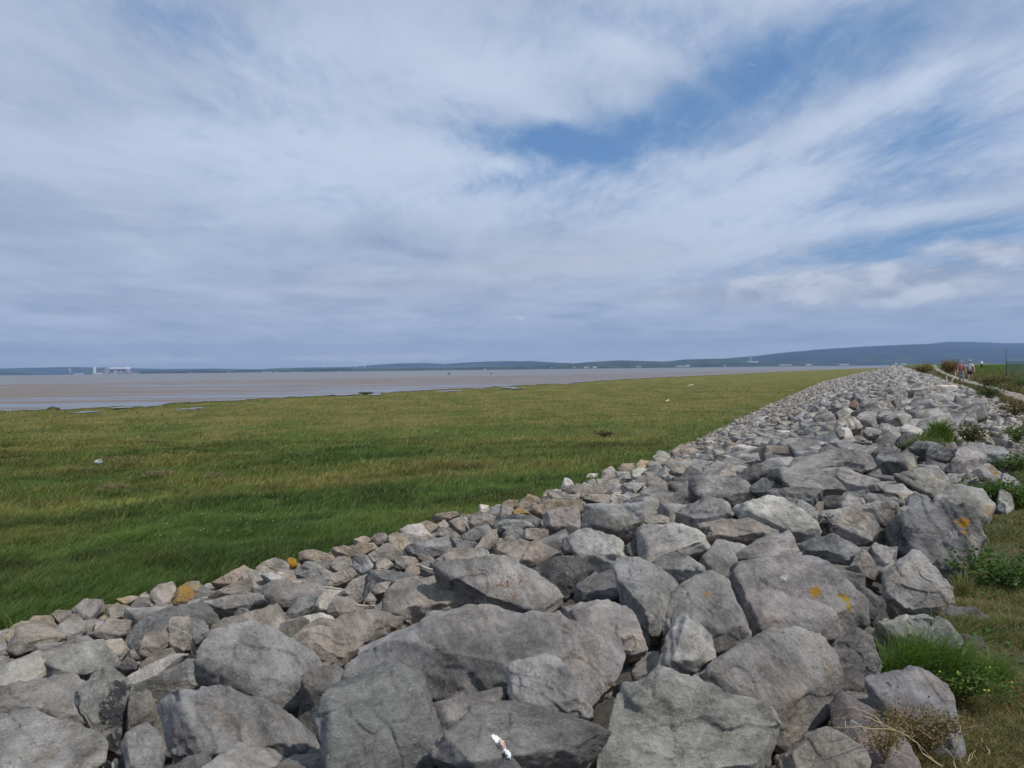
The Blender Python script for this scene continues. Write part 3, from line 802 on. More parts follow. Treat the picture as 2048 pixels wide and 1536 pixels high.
T('C','n','grey lump below the large brownish boulder', [(515,895),(650,832),(695,892),(630,935),(560,915)], 'stone')
T('C','n','small stone with a twig lying before it', [(685,905),(740,848),(795,892),(770,945)], 'stone')
T('C','p','wide low mauve slab with white sticks lying across it', [(-140,765),(100,752),(305,762),(445,892),(320,935),(130,885),(-110,965)], bump=.12)
T('C','b','smooth blue-white hump below the wide low mauve slab', [(35,1035),(140,870),(250,858),(298,900),(270,965),(130,1075),(60,1075)])
T('C','c','small pale cube-like stone on the flat taupe slab', [(315,932),(370,908),(414,942),(390,995),(320,985)], 'stone')
T('C','n','flat taupe slab under the pale cube-like stone', [(375,995),(470,895),(645,938),(725,1015),(600,1065),(430,1045)])
T('C','c','cream crusted boulder below the flat taupe slab', [(185,1025),(330,998),(465,1052),(430,1115),(230,1120)])
T('C','b','bluish tongue of rock sloping from the pinkish boulder', [(715,1045),(850,898),(1000,835),(1090,860),(960,1005),(860,1085)])
# --- the great boulders
T('M','n','rounded pinkish boulder with veined face in the centre', [(495,575),(620,495),(850,448),(955,468),(1118,545),(1160,665),(900,695),(680,725),(500,685)])
T('M','g','big boulder with rust-brown streak beside the pinkish one', [(760,425),(960,392),(1230,363),(1325,400),(1445,480),(1515,600),(1430,655),(1350,715),(1160,675),(1120,540),(950,460)], stains=[(1180,460,60,RUST,.62),(1130,480,50,RUST,.6),(1250,440,50,RUST,.55),(1210,570,60,RUST,.55)])
T('M','g','huge central slab with a shallow hollow, largest rock of all', [(222,955),(330,848),(640,705),(900,668),(1200,690),(1500,745),(1760,790),(1855,900),(1845,1080),(1740,1260),(1600,1310),(1300,1260),(900,1210),(600,1110),(255,1055)], inset=.62, bump=.14, stains=[(1790,1080,70,RUST,.6),(1770,1000,60,RUST,.5),(850,1080,110,(.16,.145,.125),.75)])  # hollow drawn as a darker patch of colour, beside rust
T('M','g','low shelf below the hollow of the huge central slab', [(735,1160),(1000,1118),(1185,1092),(1220,1195),(1050,1230),(900,1290),(810,1330)], near=.01)
T('M','w','loose five-sided boulder sitting on the huge central slab', [(1172,992),(1240,958),(1440,928),(1540,1010),(1642,1130),(1675,1235),(1560,1200),(1500,1245),(1330,1288),(1250,1266),(1200,1145)], near=.03, inset=.82, bump=.16)
T('M','b','rounded dome-like boulder at the bottom below the huge central slab', [(95,1235),(200,1098),(480,995),(660,1042),(748,1190),(805,1335),(725,1405),(765,1580),(500,1640),(170,1560),(135,1335)], near=.02)
T('M','g','long boulder splashed with a white bird dropping', [(735,1435),(850,1308),(1060,1226),(1150,1238),(1370,1288),(1530,1243),(1592,1312),(1745,1372),(1700,1445),(1600,1490),(1340,1530),(1180,1580),(1000,1600),(830,1560)], near=.03)
T('M','n','slanting taupe slab filling the gap behind the huge central slab', [(-20,810),(260,705),(420,650),(540,705),(640,712),(330,855),(230,945),(60,895)])
T('M','w','smooth broad boulder overhanging a crevice beside the huge central slab', [(1515,660),(1570,598),(1720,562),(1812,562),(1902,620),(1962,720),(2010,790),(1982,865),(1860,918),(1840,835),(1640,735),(1530,705)])
T('M','k','dark cracked boulder under the pale smooth-topped one', [(1560,545),(1600,478),(1700,396),(1800,388),(1862,480),(1875,545),(1780,595),(1620,595)])
T('M','d','boulder whose black hollow face looks over the rust-streaked one', [(1325,405),(1450,336),(1592,316),(1695,380),(1610,405),(1585,485),(1520,565),(1400,445)], stains=[(1420,400,70,SHADE_AND_SPECK,1.0),(1510,470,70,SHADE_AND_SPECK,1.0)])  # hollow face blackened with painted shade
T('R','w','wide pale slab with rough flaked face at the bottom edge', [(5,1165),(80,1080),(90,900),(140,800),(200,778),(400,828),(480,858),(640,898),(760,955),(825,1008),(835,1200),(880,1340),(800,1450),(10,1450)], inset=.85, bump=.13, near=.02)
T('R','g','wide grained slab with brownish blotches above the wide pale one', [(440,858),(560,778),(700,676),(900,646),(1000,628),(1105,658),(1122,750),(1175,940),(1155,1005),(1050,1085),(940,1135),(840,1165),(822,1000),(640,902),(490,860)], inset=.85, bump=.1, stains=[(1070,830,80,(.26,.20,.13),.6),(1050,730,60,(.24,.18,.13),.55)])
T('R','w','stubby upright boulder with pitted pale face', [(285,835),(300,700),(350,568),(380,553),(452,558),(542,600),(558,690),(542,762),(450,836),(350,805)], near=.02)
T('R','g','hulking boulder with one faint orange spot behind the stubby upright one', [(297,645),(340,480),(370,388),(480,362),(590,418),(645,500),(716,642),(690,695),(600,725),(560,735),(555,640),(450,550),(370,550)], stains=[(520,455,35,(.33,.22,.12),.75)])
T('R','g','weathered boulder crammed between the smooth broad one and the orange-spotted one', [(60,340),(180,328),(290,350),(358,400),(342,500),(295,645),(240,655),(150,525),(70,455)])
T('R','g','massive boulder bearing two orange lichen patches on its slope', [(595,425),(650,328),(850,298),(1050,268),(1095,300),(1210,400),(1295,500),(1295,595),(1180,685),(1110,695),(1010,635),(890,645),(720,695),(680,595),(640,495)], bump=.16,
  stains=[(1040,440,38,ORANGE,1.1),(1185,480,26,YELL,1.1),(1200,515,22,YELL,1.0),(1160,465,18,ORANGE,1.0),(1000,490,16,ORANGE,.6),(890,370,30,WHITE,.7)])
T('R','k','dark striated wedge behind the lichen-patched massive boulder', [(1080,308),(1200,365),(1375,490),(1355,575),(1300,610),(1280,470),(1180,395)], near=-.02)
T('R','g','tall narrow cracked boulder next to the grained slab', [(1118,705),(1180,656),(1250,616),(1315,658),(1352,800),(1365,885),(1290,985),(1190,945),(1160,850)])
T('R','w','pale roundish boulder with scalloped top beside the dark lichen-topped boulder', [(1362,375),(1430,298),(1510,236),(1585,290),(1705,420),(1715,492),(1690,545),(1550,578),(1430,582),(1366,522),(1398,412)], near=.01)
T('B','k','big dark-fronted boulder with yellow-orange lichen on its upper corner', [(1055,705),(1130,636),(1320,597),(1690,616),(1740,710),(1725,835),(1655,1005),(1585,1155),(1540,1185),(1440,1045),(1270,875),(1120,855),(1058,765)], stains=[(1610,665,55,ORANGE,1.1),(1615,740,24,ORANGE,1.1),(1555,660,24,YELL,.9),(1690,790,60,(.42,.36,.27),.7),(1550,760,45,(.45,.44,.42),.7),(1200,760,110,SHADE_AND_SPECK,.85)])  # shade on the front and the lighter right end are painted in
T('R','g','half-buried boulder at the verge with a small white splash and a grass tuft', [(1325,595),(1400,568),(1560,553),(1682,588),(1740,640),(1735,785),(1660,780),(1450,700),(1380,668)], stains=[(1608,618,16,WHITE,1.2),(1600,604,10,SHADE_AND_SPECK,1.0)])
T('R','k','flattened dark boulder behind the half-buried one at the verge', [(1635,562),(1690,518),(1800,516),(1875,580),(1855,635),(1790,648),(1700,605)])
T('R','p','reddish-brown crumbling boulder sinking into the verge', [(1735,645),(1830,658),(1925,790),(1905,822),(1760,768)], lift=.0)
T('R','b','grey wedge with a dark left face above the dry stalks', [(1308,955),(1350,888),(1490,826),(1585,890),(1685,1000),(1765,1180),(1785,1260),(1600,1215),(1380,1095),(1318,1015)], near=.01, stains=[(1400,900,60,SHADE_AND_SPECK,.62)])  # shade of the left face put into its colour
T('R','n','pinkish-brown rough boulder at the bottom edge next to the wide pale slab', [(848,1245),(1050,1078),(1200,1160),(1285,1290),(1255,1440),(890,1440)], near=.01)
T('R','p','purple-brown boulder at the bottom edge under the dry stalks', [(1110,1095),(1180,1008),(1310,1056),(1440,1170),(1590,1320),(1560,1440),(1270,1440),(1250,1245)])
T('R','p','low reddish rock at the foot of the tall cracked boulder', [(1325,765),(1380,748),(1495,820),(1340,888)], 'stone', lift=0)
T('R','b','upright twin-humped boulder in front of the loaf-shaped one', [(465,285),(520,218),(570,188),(642,198),(668,290),(642,375),(570,405),(530,345)])
T('A','w','clean-cut pale block with dark lower side', [(1110,835),(1160,795),(1320,768),(1540,762),(1640,850),(1700,950),(1620,1010),(1480,1035),(1330,1070),(1195,1125),(1140,1030)], inset=.78, bump=.14)
T('R','w','loaf-shaped pale boulder with a soot-dark gap beside it', [(662,265),(740,198),(880,163),(935,210),(945,272),(800,295),(710,316),(668,303)])
T('R','n','oblong brownish boulder with a black squared end', [(475,130),(510,108),(640,100),(785,100),(824,170),(700,204),(640,200),(560,190),(510,205)], stains=[(505,150,38,SHADE_AND_SPECK,1.2)])  # squared end carries painted shade
T('R','w','long pale sloping boulder behind the oblong black-ended one', [(640,40),(800,10),(872,18),(905,90),(1065,150),(1052,185),(920,206),(830,165),(760,105),(680,92)])
T('B','g','wide flat-topped slab with dark recesses under its front edge', [(425,645),(600,578),(1050,518),(1175,540),(1065,625),(1055,765),(890,865),(800,745),(590,745),(555,685)], bump=.12, stains=[(620,680,90,SHADE_AND_SPECK,.9)])  # recess shade painted under the front edge
T('B','b','dark bluish slab lying below the wide flat-topped slab', [(375,835),(470,768),(700,742),(795,770),(885,862),(800,915),(740,965),(600,885),(410,915)])
T('B','n','small upright pinkish-grey stone between the scalloped and lichen-patched boulders', [(845,905),(890,858),(952,920),(995,1032),(960,1095),(860,1055),(775,1005)])
T('B','g','grey stone tucked under the dark-fronted lichen boulder', [(925,855),(960,818),(1125,872),(1080,965),(1010,998),(960,925)])
T('B','g','big domed boulder with ochre flank above the dark-fronted lichen boulder', [(1315,605),(1440,458),(1620,376),(1722,430),(1822,580),(1825,690),(1760,728),(1690,620),(1560,602),(1490,522)], stains=[(1790,580,60,OCHRE,.65)])
T('B','b','streaky grey stone leaning on the big domed boulder', [(1175,565),(1200,478),(1260,448),(1350,478),(1385,522),(1310,608)])
T('B','d','small dark stone on the back of the big domed boulder', [(1478,372),(1520,338),(1572,380),(1520,405)], 'stone')
T('B','g','broad grey boulder with faint ochre edge behind the big domed one', [(1105,335),(1400,283),(1515,412),(1390,506),(1320,465),(1275,405)], stains=[(1440,345,40,OCHRE,.6)])
T('B','k','log-shaped dark boulder with a sunlit buff end', [(975,275),(1000,198),(1170,218),(1255,193),(1295,290),(1245,315),(1110,305),(1010,335)], stains=[(1235,255,48,(.38,.33,.24),1.0)])  # sunlight on the end painted as a buff patch
T('B','w','pale boulder with an orange lichen stripe beside the green weeds', [(1695,312),(1720,268),(1790,238),(1905,340),(1882,394),(1830,414),(1745,362)], stains=[(1815,265,22,OCHRE,1.1),(1845,310,26,ORANGE,.9)])
T('B','w','pale rounded boulder among the weeds at the verge', [(1845,545),(1872,438),(1960,478),(1975,572),(1920,605),(1858,575)])
T('B','g','smooth grey boulder beyond the orange-striped one at the verge', [(1870,400),(1890,310),(1960,335),(2048,415),(2035,470),(1960,490)])
T('B','g','low grey boulder behind the orange-striped one', [(1485,295),(1520,208),(1720,178),(1755,262),(1700,305),(1530,315)])
T('B','b','long low boulder with a pale right-hand hump behind the orange-striped one', [(1535,205),(1650,138),(1890,118),(2005,210),(1965,265),(1900,255),(1760,192)])
T('B','g','smooth hummock of a boulder in front of the log-shaped dark one', [(695,385),(720,298),(770,288),(1010,378),(1035,435),(900,455),(760,435)])
T('B','g','square-fronted block with a shaded left end in the middle of the bank', [(225,305),(310,288),(580,298),(662,370),(745,462),(600,455),(450,435),(310,446),(258,402)], stains=[(265,370,50,SHADE_AND_SPECK,.8)])  # shading of the left end is a painted dark patch
T('B','k','dark slab overhanging a deep black gap', [(-75,372),(60,268),(200,213),(330,258),(342,292),(230,325),(40,405),(-25,425)])
T('B','k','thin slab with a long black shadow line beneath it', [(158,495),(240,448),(430,438),(635,470),(560,535),(430,505),(270,525),(180,515)])
T('B','g','craggy stone with pale top edge below the thin slab', [(275,522),(310,498),(420,503),(564,570),(440,645),(340,605)])
T('B','k','dark squarish stone beside the craggy pale-edged one', [(558,565),(600,478),(720,478),(734,575),(640,585)], 'stone')
T('B','g','plain square stone next to the dark squarish one', [(728,490),(800,468),(892,500),(905,545),(740,575)], 'stone')
T('B','g','arched slab with a black slot underneath it', [(818,485),(950,458),(1112,480),(1186,535),(1000,525),(900,545)])
T('B','g','very broad sloping slab behind the smooth hummock', [(525,225),(580,118),(720,128),(790,188),(980,198),(995,262),(930,325),(760,275),(650,245),(600,205)], bump=.12)
T('B','k','small dark stone beneath the slab that overhangs the deep gap', [(38,425),(130,368),(190,366),(234,432),(160,485),(70,455)])
T('A','g','craggy tall boulder with steep left edge in the middle of the bank', [(1495,590),(1520,418),(1760,386),(1930,398),(2040,500),(2140,600),(1900,625),(1750,575),(1600,605)], near=-.01)
T('A','k','sharp leaning fin of dark rock', [(1285,715),(1400,588),(1520,418),(1535,540),(1480,645),(1400,735)], thick=.3)
T('A','g','warm grey boulder in front of the craggy tall one', [(1415,735),(1600,618),(1730,556),(1880,588),(1925,692),(1850,745),(1640,805),(1530,765)])
T('A','b','large bluish block with a mottled white-flecked face', [(655,790),(690,650),(740,598),(1140,598),(1182,682),(1195,785),(1050,875),(950,856),(690,816)], inset=.85, bump=.12)
T('A','n','low stone squeezed between the bluish block and the dark fin', [(1185,722),(1390,718),(1404,772),(1250,796),(1190,795)], 'stone')
T('A','n','brown-grey slab with a split top next to the large bluish block', [(345,745),(350,700),(500,688),(650,640),(664,835),(520,836),(400,796)])
T('A','t','tan ledge-topped boulder above the split brown-grey slab', [(240,660),(400,608),(660,598),(674,695),(500,705),(370,718)])
T('A','b','flat bluish stone below the tan mossy pair', [(-10,775),(150,743),(262,758),(284,805),(190,815),(0,836)])
T('A','k','blocky dark-ended stone above the flat bluish one', [(125,735),(290,698),(350,722),(290,796),(240,755)], 'stone')
T('A','n','small taupe cube beneath the flat bluish stone', [(15,885),(80,798),(172,808),(184,885),(40,916)], 'stone')
T('A','n','rounded square stone in front of the split brown-grey slab', [(165,895),(220,798),(392,798),(405,875),(360,926),(250,906)])
T('A','n','pinkish boulder with vertical scratches behind the rust-streaked one', [(160,1085),(250,928),(330,896),(485,1000),(528,1042),(400,1085),(280,1136)])
T('A','n','crusty warm stone to the side of the scratched pinkish boulder', [(-5,1005),(40,918),(150,892),(224,930),(180,1025),(60,1086)])
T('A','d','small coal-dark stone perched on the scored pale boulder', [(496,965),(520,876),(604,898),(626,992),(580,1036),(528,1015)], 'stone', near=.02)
T('A','w','scored pale boulder with diagonal grooves in the middle', [(540,900),(620,850),(720,818),(920,858),(1015,930),(1075,1060),(1095,1135),(900,1150),(700,1150),(620,1025)])
T('A','k','shaded stone against the side of the clean-cut pale block', [(1018,955),(1120,886),(1145,1022),(1080,1046),(1038,1005)], 'stone')
T('R','g','curved shell-like stone lying below the clean-cut pale block', [(212,355),(310,303),(380,295),(482,320),(568,388),(480,372),(360,390)])
T('A','t','golden-brown stone at the grass edge beyond the small stones', [(1100,292),(1160,238),(1254,270),(1244,325),(1120,340)], 'stone', stains=[(1190,280,70,(.42,.29,.12),.8)])
T('A','c','flat whitish block just below the golden-brown stone', [(1065,352),(1190,322),(1240,372),(1170,414),(1080,414)], 'stone')
T('A','w','pale peaked boulder at the grass edge next to the golden-brown stone', [(1235,235),(1300,168),(1394,200),(1404,262),(1370,305),(1260,296)])
T('A','n','slender upright tan boulder at the grass edge', [(815,435),(840,318),(910,308),(964,380),(930,436)])
T('A','w','whitish boulder with dark notch beside the slender upright tan one', [(665,445),(720,358),(792,358),(804,435)])
T('A','t','pair-topped tan stone between the slender and the golden-brown stones', [(955,315),(1010,278),(1102,268),(1114,345),(1000,376)], 'stone')
T('A','w','light stone standing at the grass edge above a dark cube', [(495,475),(530,406),(582,418),(615,442),(540,495)], 'stone', near=.012, lift=.16)
T('A','n','cube with a dark front face just in from the grass', [(535,495),(640,436),(695,470),(660,555),(580,526)])
T('A','n','ochre-cornered boulder in front of the dark-fronted cube', [(655,555),(680,466),(760,456),(905,490),(884,545),(760,556)], stains=[(710,510,45,(.36,.28,.16),.7)])
T('A','n','slab bridging a gap below the ochre-cornered boulder', [(695,575),(760,548),(905,548),(904,616),(800,616),(720,595)])
T('A','c','cream rough stone behind the large bluish block', [(895,575),(920,496),(1000,528),(1086,582),(1000,616),(906,606)])
T('A','w','flat pale brick-like stone behind the cream rough one', [(975,465),(1060,436),(1195,438),(1130,496),(1090,526),(1000,505)])
T('A','n','peaked taupe boulder beside the brick-like stone', [(1185,445),(1290,386),(1386,440),(1360,496),(1240,496)])
T('A','p','brown stone with a shadowed notch behind the dark fin', [(1035,565),(1200,516),(1245,540),(1180,606),(1100,606)], 'stone')
T('A','g','rounded boulder with a dark left underside beyond the peaked taupe one', [(1475,305),(1560,246),(1745,270),(1745,325),(1620,352),(1540,316)])
T('A','g','boulder with a black side facing the path of small stones', [(1735,265),(1760,196),(1885,208),(1884,265),(1810,306)], stains=[(1765,270,28,SHADE_AND_SPECK,1.0)])  # shade painted on to the black side
T('A','n','broad flat boulder lying past the pale peaked one at the grass edge', [(1395,205),(1480,146),(1645,168),(1600,214),(1430,236)])
T('A','n','flat slab in front of the rounded dark-bellied boulder', [(1365,355),(1530,306),(1625,340),(1560,386),(1420,376)])
T('A','t','tan mossy stone at the grass edge, lower of a close pair', [(125,625),(230,518),(335,560),(325,625),(220,676),(148,665)])
T('A','t','speckled golden stone at the grass edge, upper of a close pair', [(335,565),(360,508),(465,508),(444,586)], 'stone')
T('A','d','open notched dark stone beside the speckled golden one', [(298,594),(400,558),(415,602),(330,636)], 'stone')
T('A','w','light ridge stone behind the tan ledge-topped boulder', [(455,604),(600,556),(725,602),(710,636),(600,616)], 'stone')
T('A','p','brown-violet stone under the tan mossy pair', [(-5,725),(0,638),(100,648),(135,702),(60,746)], 'stone')
T('A','o','orange-brown low stone in front of the tan mossy one', [(88,664),(170,636),(246,682),(150,716)], 'stone')
T('A','t','small tan stone nearest the grass before the tan mossy pair', [(-5,615),(60,576),(144,578),(142,636),(30,656)], 'stone')
# --- farther landmarks
T('E','c','white deeply furrowed boulder lying on its brown base', [(100,402),(130,350),(170,306),(280,318),(385,360),(392,404),(240,410),(130,414)], near=.015, stains=[(180,360,60,(.62,.57,.50),.8),(280,360,70,(.60,.56,.50),.8)], furrow=True, lift=.20, inset=.9)
T('E','p','rusty brown boulder propping up the furrowed white one', [(105,412),(215,408),(206,484),(150,494)], 'stone', lift=.20, inset=.9)
T('E','r','reddish sandstone boulder alone among the grey rocks', [(250,188),(270,126),(352,116),(364,162),(300,194)], 'boulder', near=.01, lift=.20, inset=.9)
T('E','w','greyish-white faceted boulder near the ridge crest', [(815,200),(850,160),(925,175),(920,200),(850,218)], 'stone', lift=.20, inset=.9)
T('E','k','dark hollow boulder at the ridge below the crest', [(650,230),(690,180),(760,190),(770,240),(700,262)], 'stone', lift=.20, inset=.9, near=.012)
T('E','g','broad smooth grey boulder behind the tall grass tuft', [(800,350),(860,300),(1010,300),(1050,340),(960,400),(840,390)], lift=.20, inset=.9)
T('E','w','pale domed boulder below the furrowed white one', [(390,440),(430,395),(520,400),(590,440),(560,490),(450,490)], lift=.20, inset=.9)
T('E','b','shattered bluish boulder under the tall grass tuft', [(710,545),(770,480),(900,450),(950,500),(860,560),(790,590)], lift=.20, inset=.9)
T('E','g','large tilted slab with a cleft near the weedy verge', [(190,600),(240,550),(400,560),(520,610),(440,690),(280,695)], lift=.20, inset=.9)
T('E','t','yellowish rounded boulder beside the dark weed clump', [(1590,480),(1640,465),(1750,560),(1740,600),(1660,580)], 'stone', lift=.20, inset=.9)
T('E','n','tall narrow stone peeking behind the dark weed clump', [(1340,380),(1350,310),(1415,300),(1425,370),(1390,390)], 'stone', lift=.20, inset=.9)
T('E','g','rough grey boulder in front of the dark weed clump', [(1430,590),(1500,535),(1640,545),(1660,600),(1540,620)], lift=.20, inset=.9)
T('E','b','cracked blue-grey boulder in front of the tall grass tuft', [(860,600),(930,530),(1090,530),(1150,590),(1040,620),(940,640)], lift=.20, inset=.9)
T('E','g','light boulder joining the cracked blue-grey one beneath the tuft', [(1030,640),(1140,530),(1260,600),(1320,680),(1260,720),(1100,700)], lift=.20, inset=.9)
# ------------------------------------------------------------------ the rest of the bank: thousands of rocks
def base_shape(seed, lv, slab):
    """quarried block: hull of a jittered box with broken corners, edges kept sharp"""
    rg = np.random.default_rng(seed)
    dims = np.array([1.0, rg.uniform(.60, .95), rg.uniform(.34, .5) if slab else rg.uniform(.5, .8)])
    pts = []
    for sx in (-1, 1):
        for sy in (-1, 1):
            for sz in (-1, 1):
                c = np.array([sx, sy, sz]) * (rg.uniform(.45, 1.0, 3))
                if rg.random() < .35:        # a snapped corner leaves a small facet
                    for ax in range(3):
                        q_ = c.copy(); q_[ax] *= rg.uniform(.35, .7); pts.append(q_)
                else: pts.append(c)
    pts = np.array(pts) * dims * .98
    bm = bmesh.new()
    for q_ in pts: bm.verts.new(q_)
    r_ = bmesh.ops.convex_hull(bm, input=bm.verts)
    bmesh.ops.delete(bm, geom=[v for v in bm.verts if not v.link_faces], context='VERTS')
    bmesh.ops.triangulate(bm, faces=bm.faces)
    if lv >= 3:
        target = {3: .55, 4: .22, 5: .09}[lv]
        for _ in range(7):
            E_ = [e for e in bm.edges if e.calc_length() > target]
            if not E_: break
            bmesh.ops.subdivide_edges(bm, edges=E_, cuts=1); bmesh.ops.triangulate(bm, faces=bm.faces)
    bm.verts.index_update()
    V = np.array([v.co[:] for v in bm.verts]); Fc = np.array([[v.index for v in f.verts] for f in bm.faces]); bm.free()
    if lv >= 3: V = roughen(V, Fc, 1.6, seed, {3: .45, 4: .7, 5: .9}[lv], lv)
    return V, Fc
NB = 30
BASE = {lv: [base_shape(500 + i, lv, i % 3 == 0) for i in range(NB)] for lv in (1, 3, 4, 5)}
BASE[2] = BASE[1]

def rot_of(rg, tilt):
    z = rg.uniform(0, 2 * math.pi)
    ax = rg.normal(size=3); ax /= np.linalg.norm(ax)
    return np.array(Matrix.Rotation(rg.normal() * tilt, 3, Vector(ax)) @ Matrix.Rotation(z, 3, 'Z'))

def point_in(px, poly):
    x, y = px; c = False; j = len(poly) - 1
    for i in range(len(poly)):
        if (poly[i][1] > y) != (poly[j][1] > y) and x < (poly[j][0] - poly[i][0]) * (y - poly[i][1]) / (poly[j][1] - poly[i][1]) + poly[i][0]: c = not c
        j = i
    return c
BOX = [(o.min(0), o.max(0)) for o in OUTLINES]

fill = []       # (centre, radius, rotation, base index, tone)
rg = np.random.default_rng(77)
s = -4.5
while s < 620:
    T_, tr = float(toe(s)), float(rock_edge(s))
    step = np.interp(s, [0, 12, 30, 70, 160, 620], [.29, .32, .37, .44, .72, 2.2])
    t = tr + .15
    while t < T_ + .02:
        k = (t - tr) / (T_ - tr)
        rm = np.interp(k, [0, .25, .55, .8, 1], [.30, .35, .30, .235, .18]) * np.interp(s, [0, 10, 30, 80, 160, 620], [.58, .62, .68, .72, .85, 2.2])
        r = rm * min(math.exp(rg.normal() * .30), 1.7)
        ps, pt = s + rg.uniform(-.5, .5) * step, t + rg.uniform(-.35, .35) * rm
        if pt > toe(ps) + .05: pt = float(toe(ps)) - rg.uniform(0, .1)
        x, y = xy_of(ps, pt)
        z = float(sheet(ps, pt)) - .05 + r * rg.uniform(.0, .38)
        crest = abs(pt - (rock_edge(ps) + 1.9)) < .9 and s > 16
        if crest: r *= 1.12; z += .14
        p = np.array([x, y, z])
        if y > .3:
            u, v, dz = to_px(p)
        else: u, v, dz = -9999, 0, 1
        if 0 < u < 2048 and 770 < v <= 850:
            if any((lo[0] - 5 < u < hi[0] + 5 and lo[1] - 4 < v < hi[1] + 16) for lo, hi in BOX): z -= r * .5 + .12
        if 0 < u < 2048 and v > 850:
            inside = any((lo[0] < u < hi[0] and lo[1] < v < hi[1] and point_in((u, v), OUTLINES[i])) for i, (lo, hi) in enumerate(BOX))
            if inside: z -= r * .85 + .22
            else: z -= .06
            if v > 940: r = min(r, .24 + .12 * rg.random())
        if y < 1.6 and abs(x) < 1.1:       # where the photographer stands
            t += rm * 1.2; continue
        p[2] = z
        w = np.array([.46, .13, .07, .14, .20]); 
        tone = rg.choice(['g', 'n', 'b', 'w', 'k'], p=w / w.sum())
        if k > .80: tone = rg.choice(['t', 'n', 'c', 'g'], p=[.22, .40, .08, .30])
        elif k > .6: tone = rg.choice(['n', 'g', 'w', 't'], p=[.42, .38, .10, .10])
        tv = np.array(TONES[tone]) * rg.uniform(.70, 1.10)
        fill.append([p, r, rot_of(rg, .55), int(rg.integers(NB)), tv, tone, k])
        t += rm * (1.02 if s < 40 else 1.15) * rg.uniform(.8, 1.15)
    s += step

def merged(items, name):
    Vs, Fs, Cs, owner, n = [], [], [], [], 0
    for idx, (p, r, Rm, b, tv, tone, k) in items:
        d = np.linalg.norm(p - EYE)
        pxr = r / d * F
        lv = 5 if pxr > 60 else 4 if pxr > 20 else 3 if pxr > 8 else 1
        V = (BASE[lv][b][0] * r) @ Rm.T + p
        Vs.append(V); Fs.append(BASE[lv][b][1] + n); n += len(V)
        Cs.append(np.broadcast_to(np.append(tv, 1.0), (len(V), 4))); owner.append((idx, len(BASE[lv][b][1])))
    o = np_mesh(name, np.concatenate(Vs), [np.concatenate(Fs)], ROCK_RUBBLE, smooth=False, attrs={'tone': np.concatenate(Cs), 'stain': np.zeros((n, 4))})
    return o, owner

# which of them show largest?  cast rays through the frame and count
tmp, owner = merged(list(enumerate(fill)), 'rubble')
bpy.context.view_layer.update()
dg = bpy.context.evaluated_depsgraph_get()
face_owner = np.repeat([i for i, n in owner], [n for i, n in owner])
hits = {}
ev = Vector(EYE)
traced_hits = {}
for v in np.arange(742, 1536, 4.0):
    for u in np.arange(-2, 2050, 4.0):
        if v < 900 and u < 1000: continue
        ok, loc, nrm, fi, ob, mt = scene.ray_cast(dg, ev, Vector(ray(u, v)).normalized())
        if ok and ob.name == tmp.name:
            i = int(face_owner[fi]); h = hits.setdefault(i, [0, 0, 0]); h[0] += 1; h[1] += u; h[2] += v
        elif ok: traced_hits[ob.name] = traced_hits.get(ob.name, 0) + 1
hidden = [o.name for o, _, _ in ROCKS if traced_hits.get(o.name, 0) < 3]
bpy.data.objects.remove(tmp)
N_SOLO = max(0, 298 - len(ROCKS))
solo = sorted(hits, key=lambda i: -hits[i][0])[:N_SOLO]
solo_set = set(solo)
# keep in the mass everything seen, plus what a step to the side would reveal
rest = [(i, f) for i, f in enumerate(fill) if i not in solo_set]
rub, _ = merged(rest, 'rubble')
tag(rub, 'grey and brown rocks of the long bank shrinking into the distance', 'rocks', kind='stuff')

LANDM = [(np.array(c), l) for o, c, l in ROCKS]
SIZEW = lambda n: 'big' if n > 60 else 'mid-sized' if n > 28 else 'small'
TONEW = dict(g='grey', n='taupe', b='bluish grey', w='pale grey', k='dark grey', t='tan', c='cream')
FEAT = [((1690, 850), 'the white furrowed boulder'), ((1708, 811), 'the reddish sandstone boulder'), ((1872, 862), 'the tall grass tuft'), ((1938, 872), 'the dark weed clump'),
        ((1892, 778), 'the bleached driftwood'), ((1285, 930), 'the golden-brown stone'), ((1600, 905), 'the very broad sloping slab'), ((1830, 895), 'the cleft slab by the verge'),
        ((1470, 965), 'the slab overhanging the black gap'), ((1780, 935), 'the log-shaped dark boulder'), ((583, 1125), 'the small orange block'), ((1990, 905), 'the long low pale-humped boulder'),
        ((1185, 1020), 'the large bluish block'), ((1420, 880), 'the grass edge bend'), ((1560, 810), 'the far grass edge'), ((1785, 790), 'the dark ridge crest'), ((1990, 820), 'the gravel path'),
        ((1620, 1190), 'the orange lichen patches'), ((395, 1290), 'the small cream stone'), ((960, 1320), 'the huge central slab'), ((1930, 1060), 'the dark-fronted lichen boulder')]
ORD = ['nearest', 'second nearest', 'third nearest', 'fourth nearest', 'fifth nearest', 'sixth nearest', 'seventh nearest', 'eighth nearest', 'ninth nearest', 'tenth nearest', 'eleventh nearest', 'twelfth nearest'] + ['%dth nearest' % k for k in range(13, 80)]
groups = {}
for i in solo:
    n, su_, sv_ = hits[i]; c = np.array([su_ / n, sv_ / n])
    dist = [np.linalg.norm((c - np.array(f)) * (1, 1.6)) for f, _ in FEAT]; j = int(np.argmin(dist))
    dx, dy = (c - np.array(FEAT[j][0])) * (1, 1.6)
    side = ('beyond' if dy < 0 else 'in front of') if abs(dy) > abs(dx) else ('to the marsh side of' if dx < 0 else 'to the path side of')
    groups.setdefault((TONEW[fill[i][5]], side, FEAT[j][1]), []).append((dist[j], i, n))
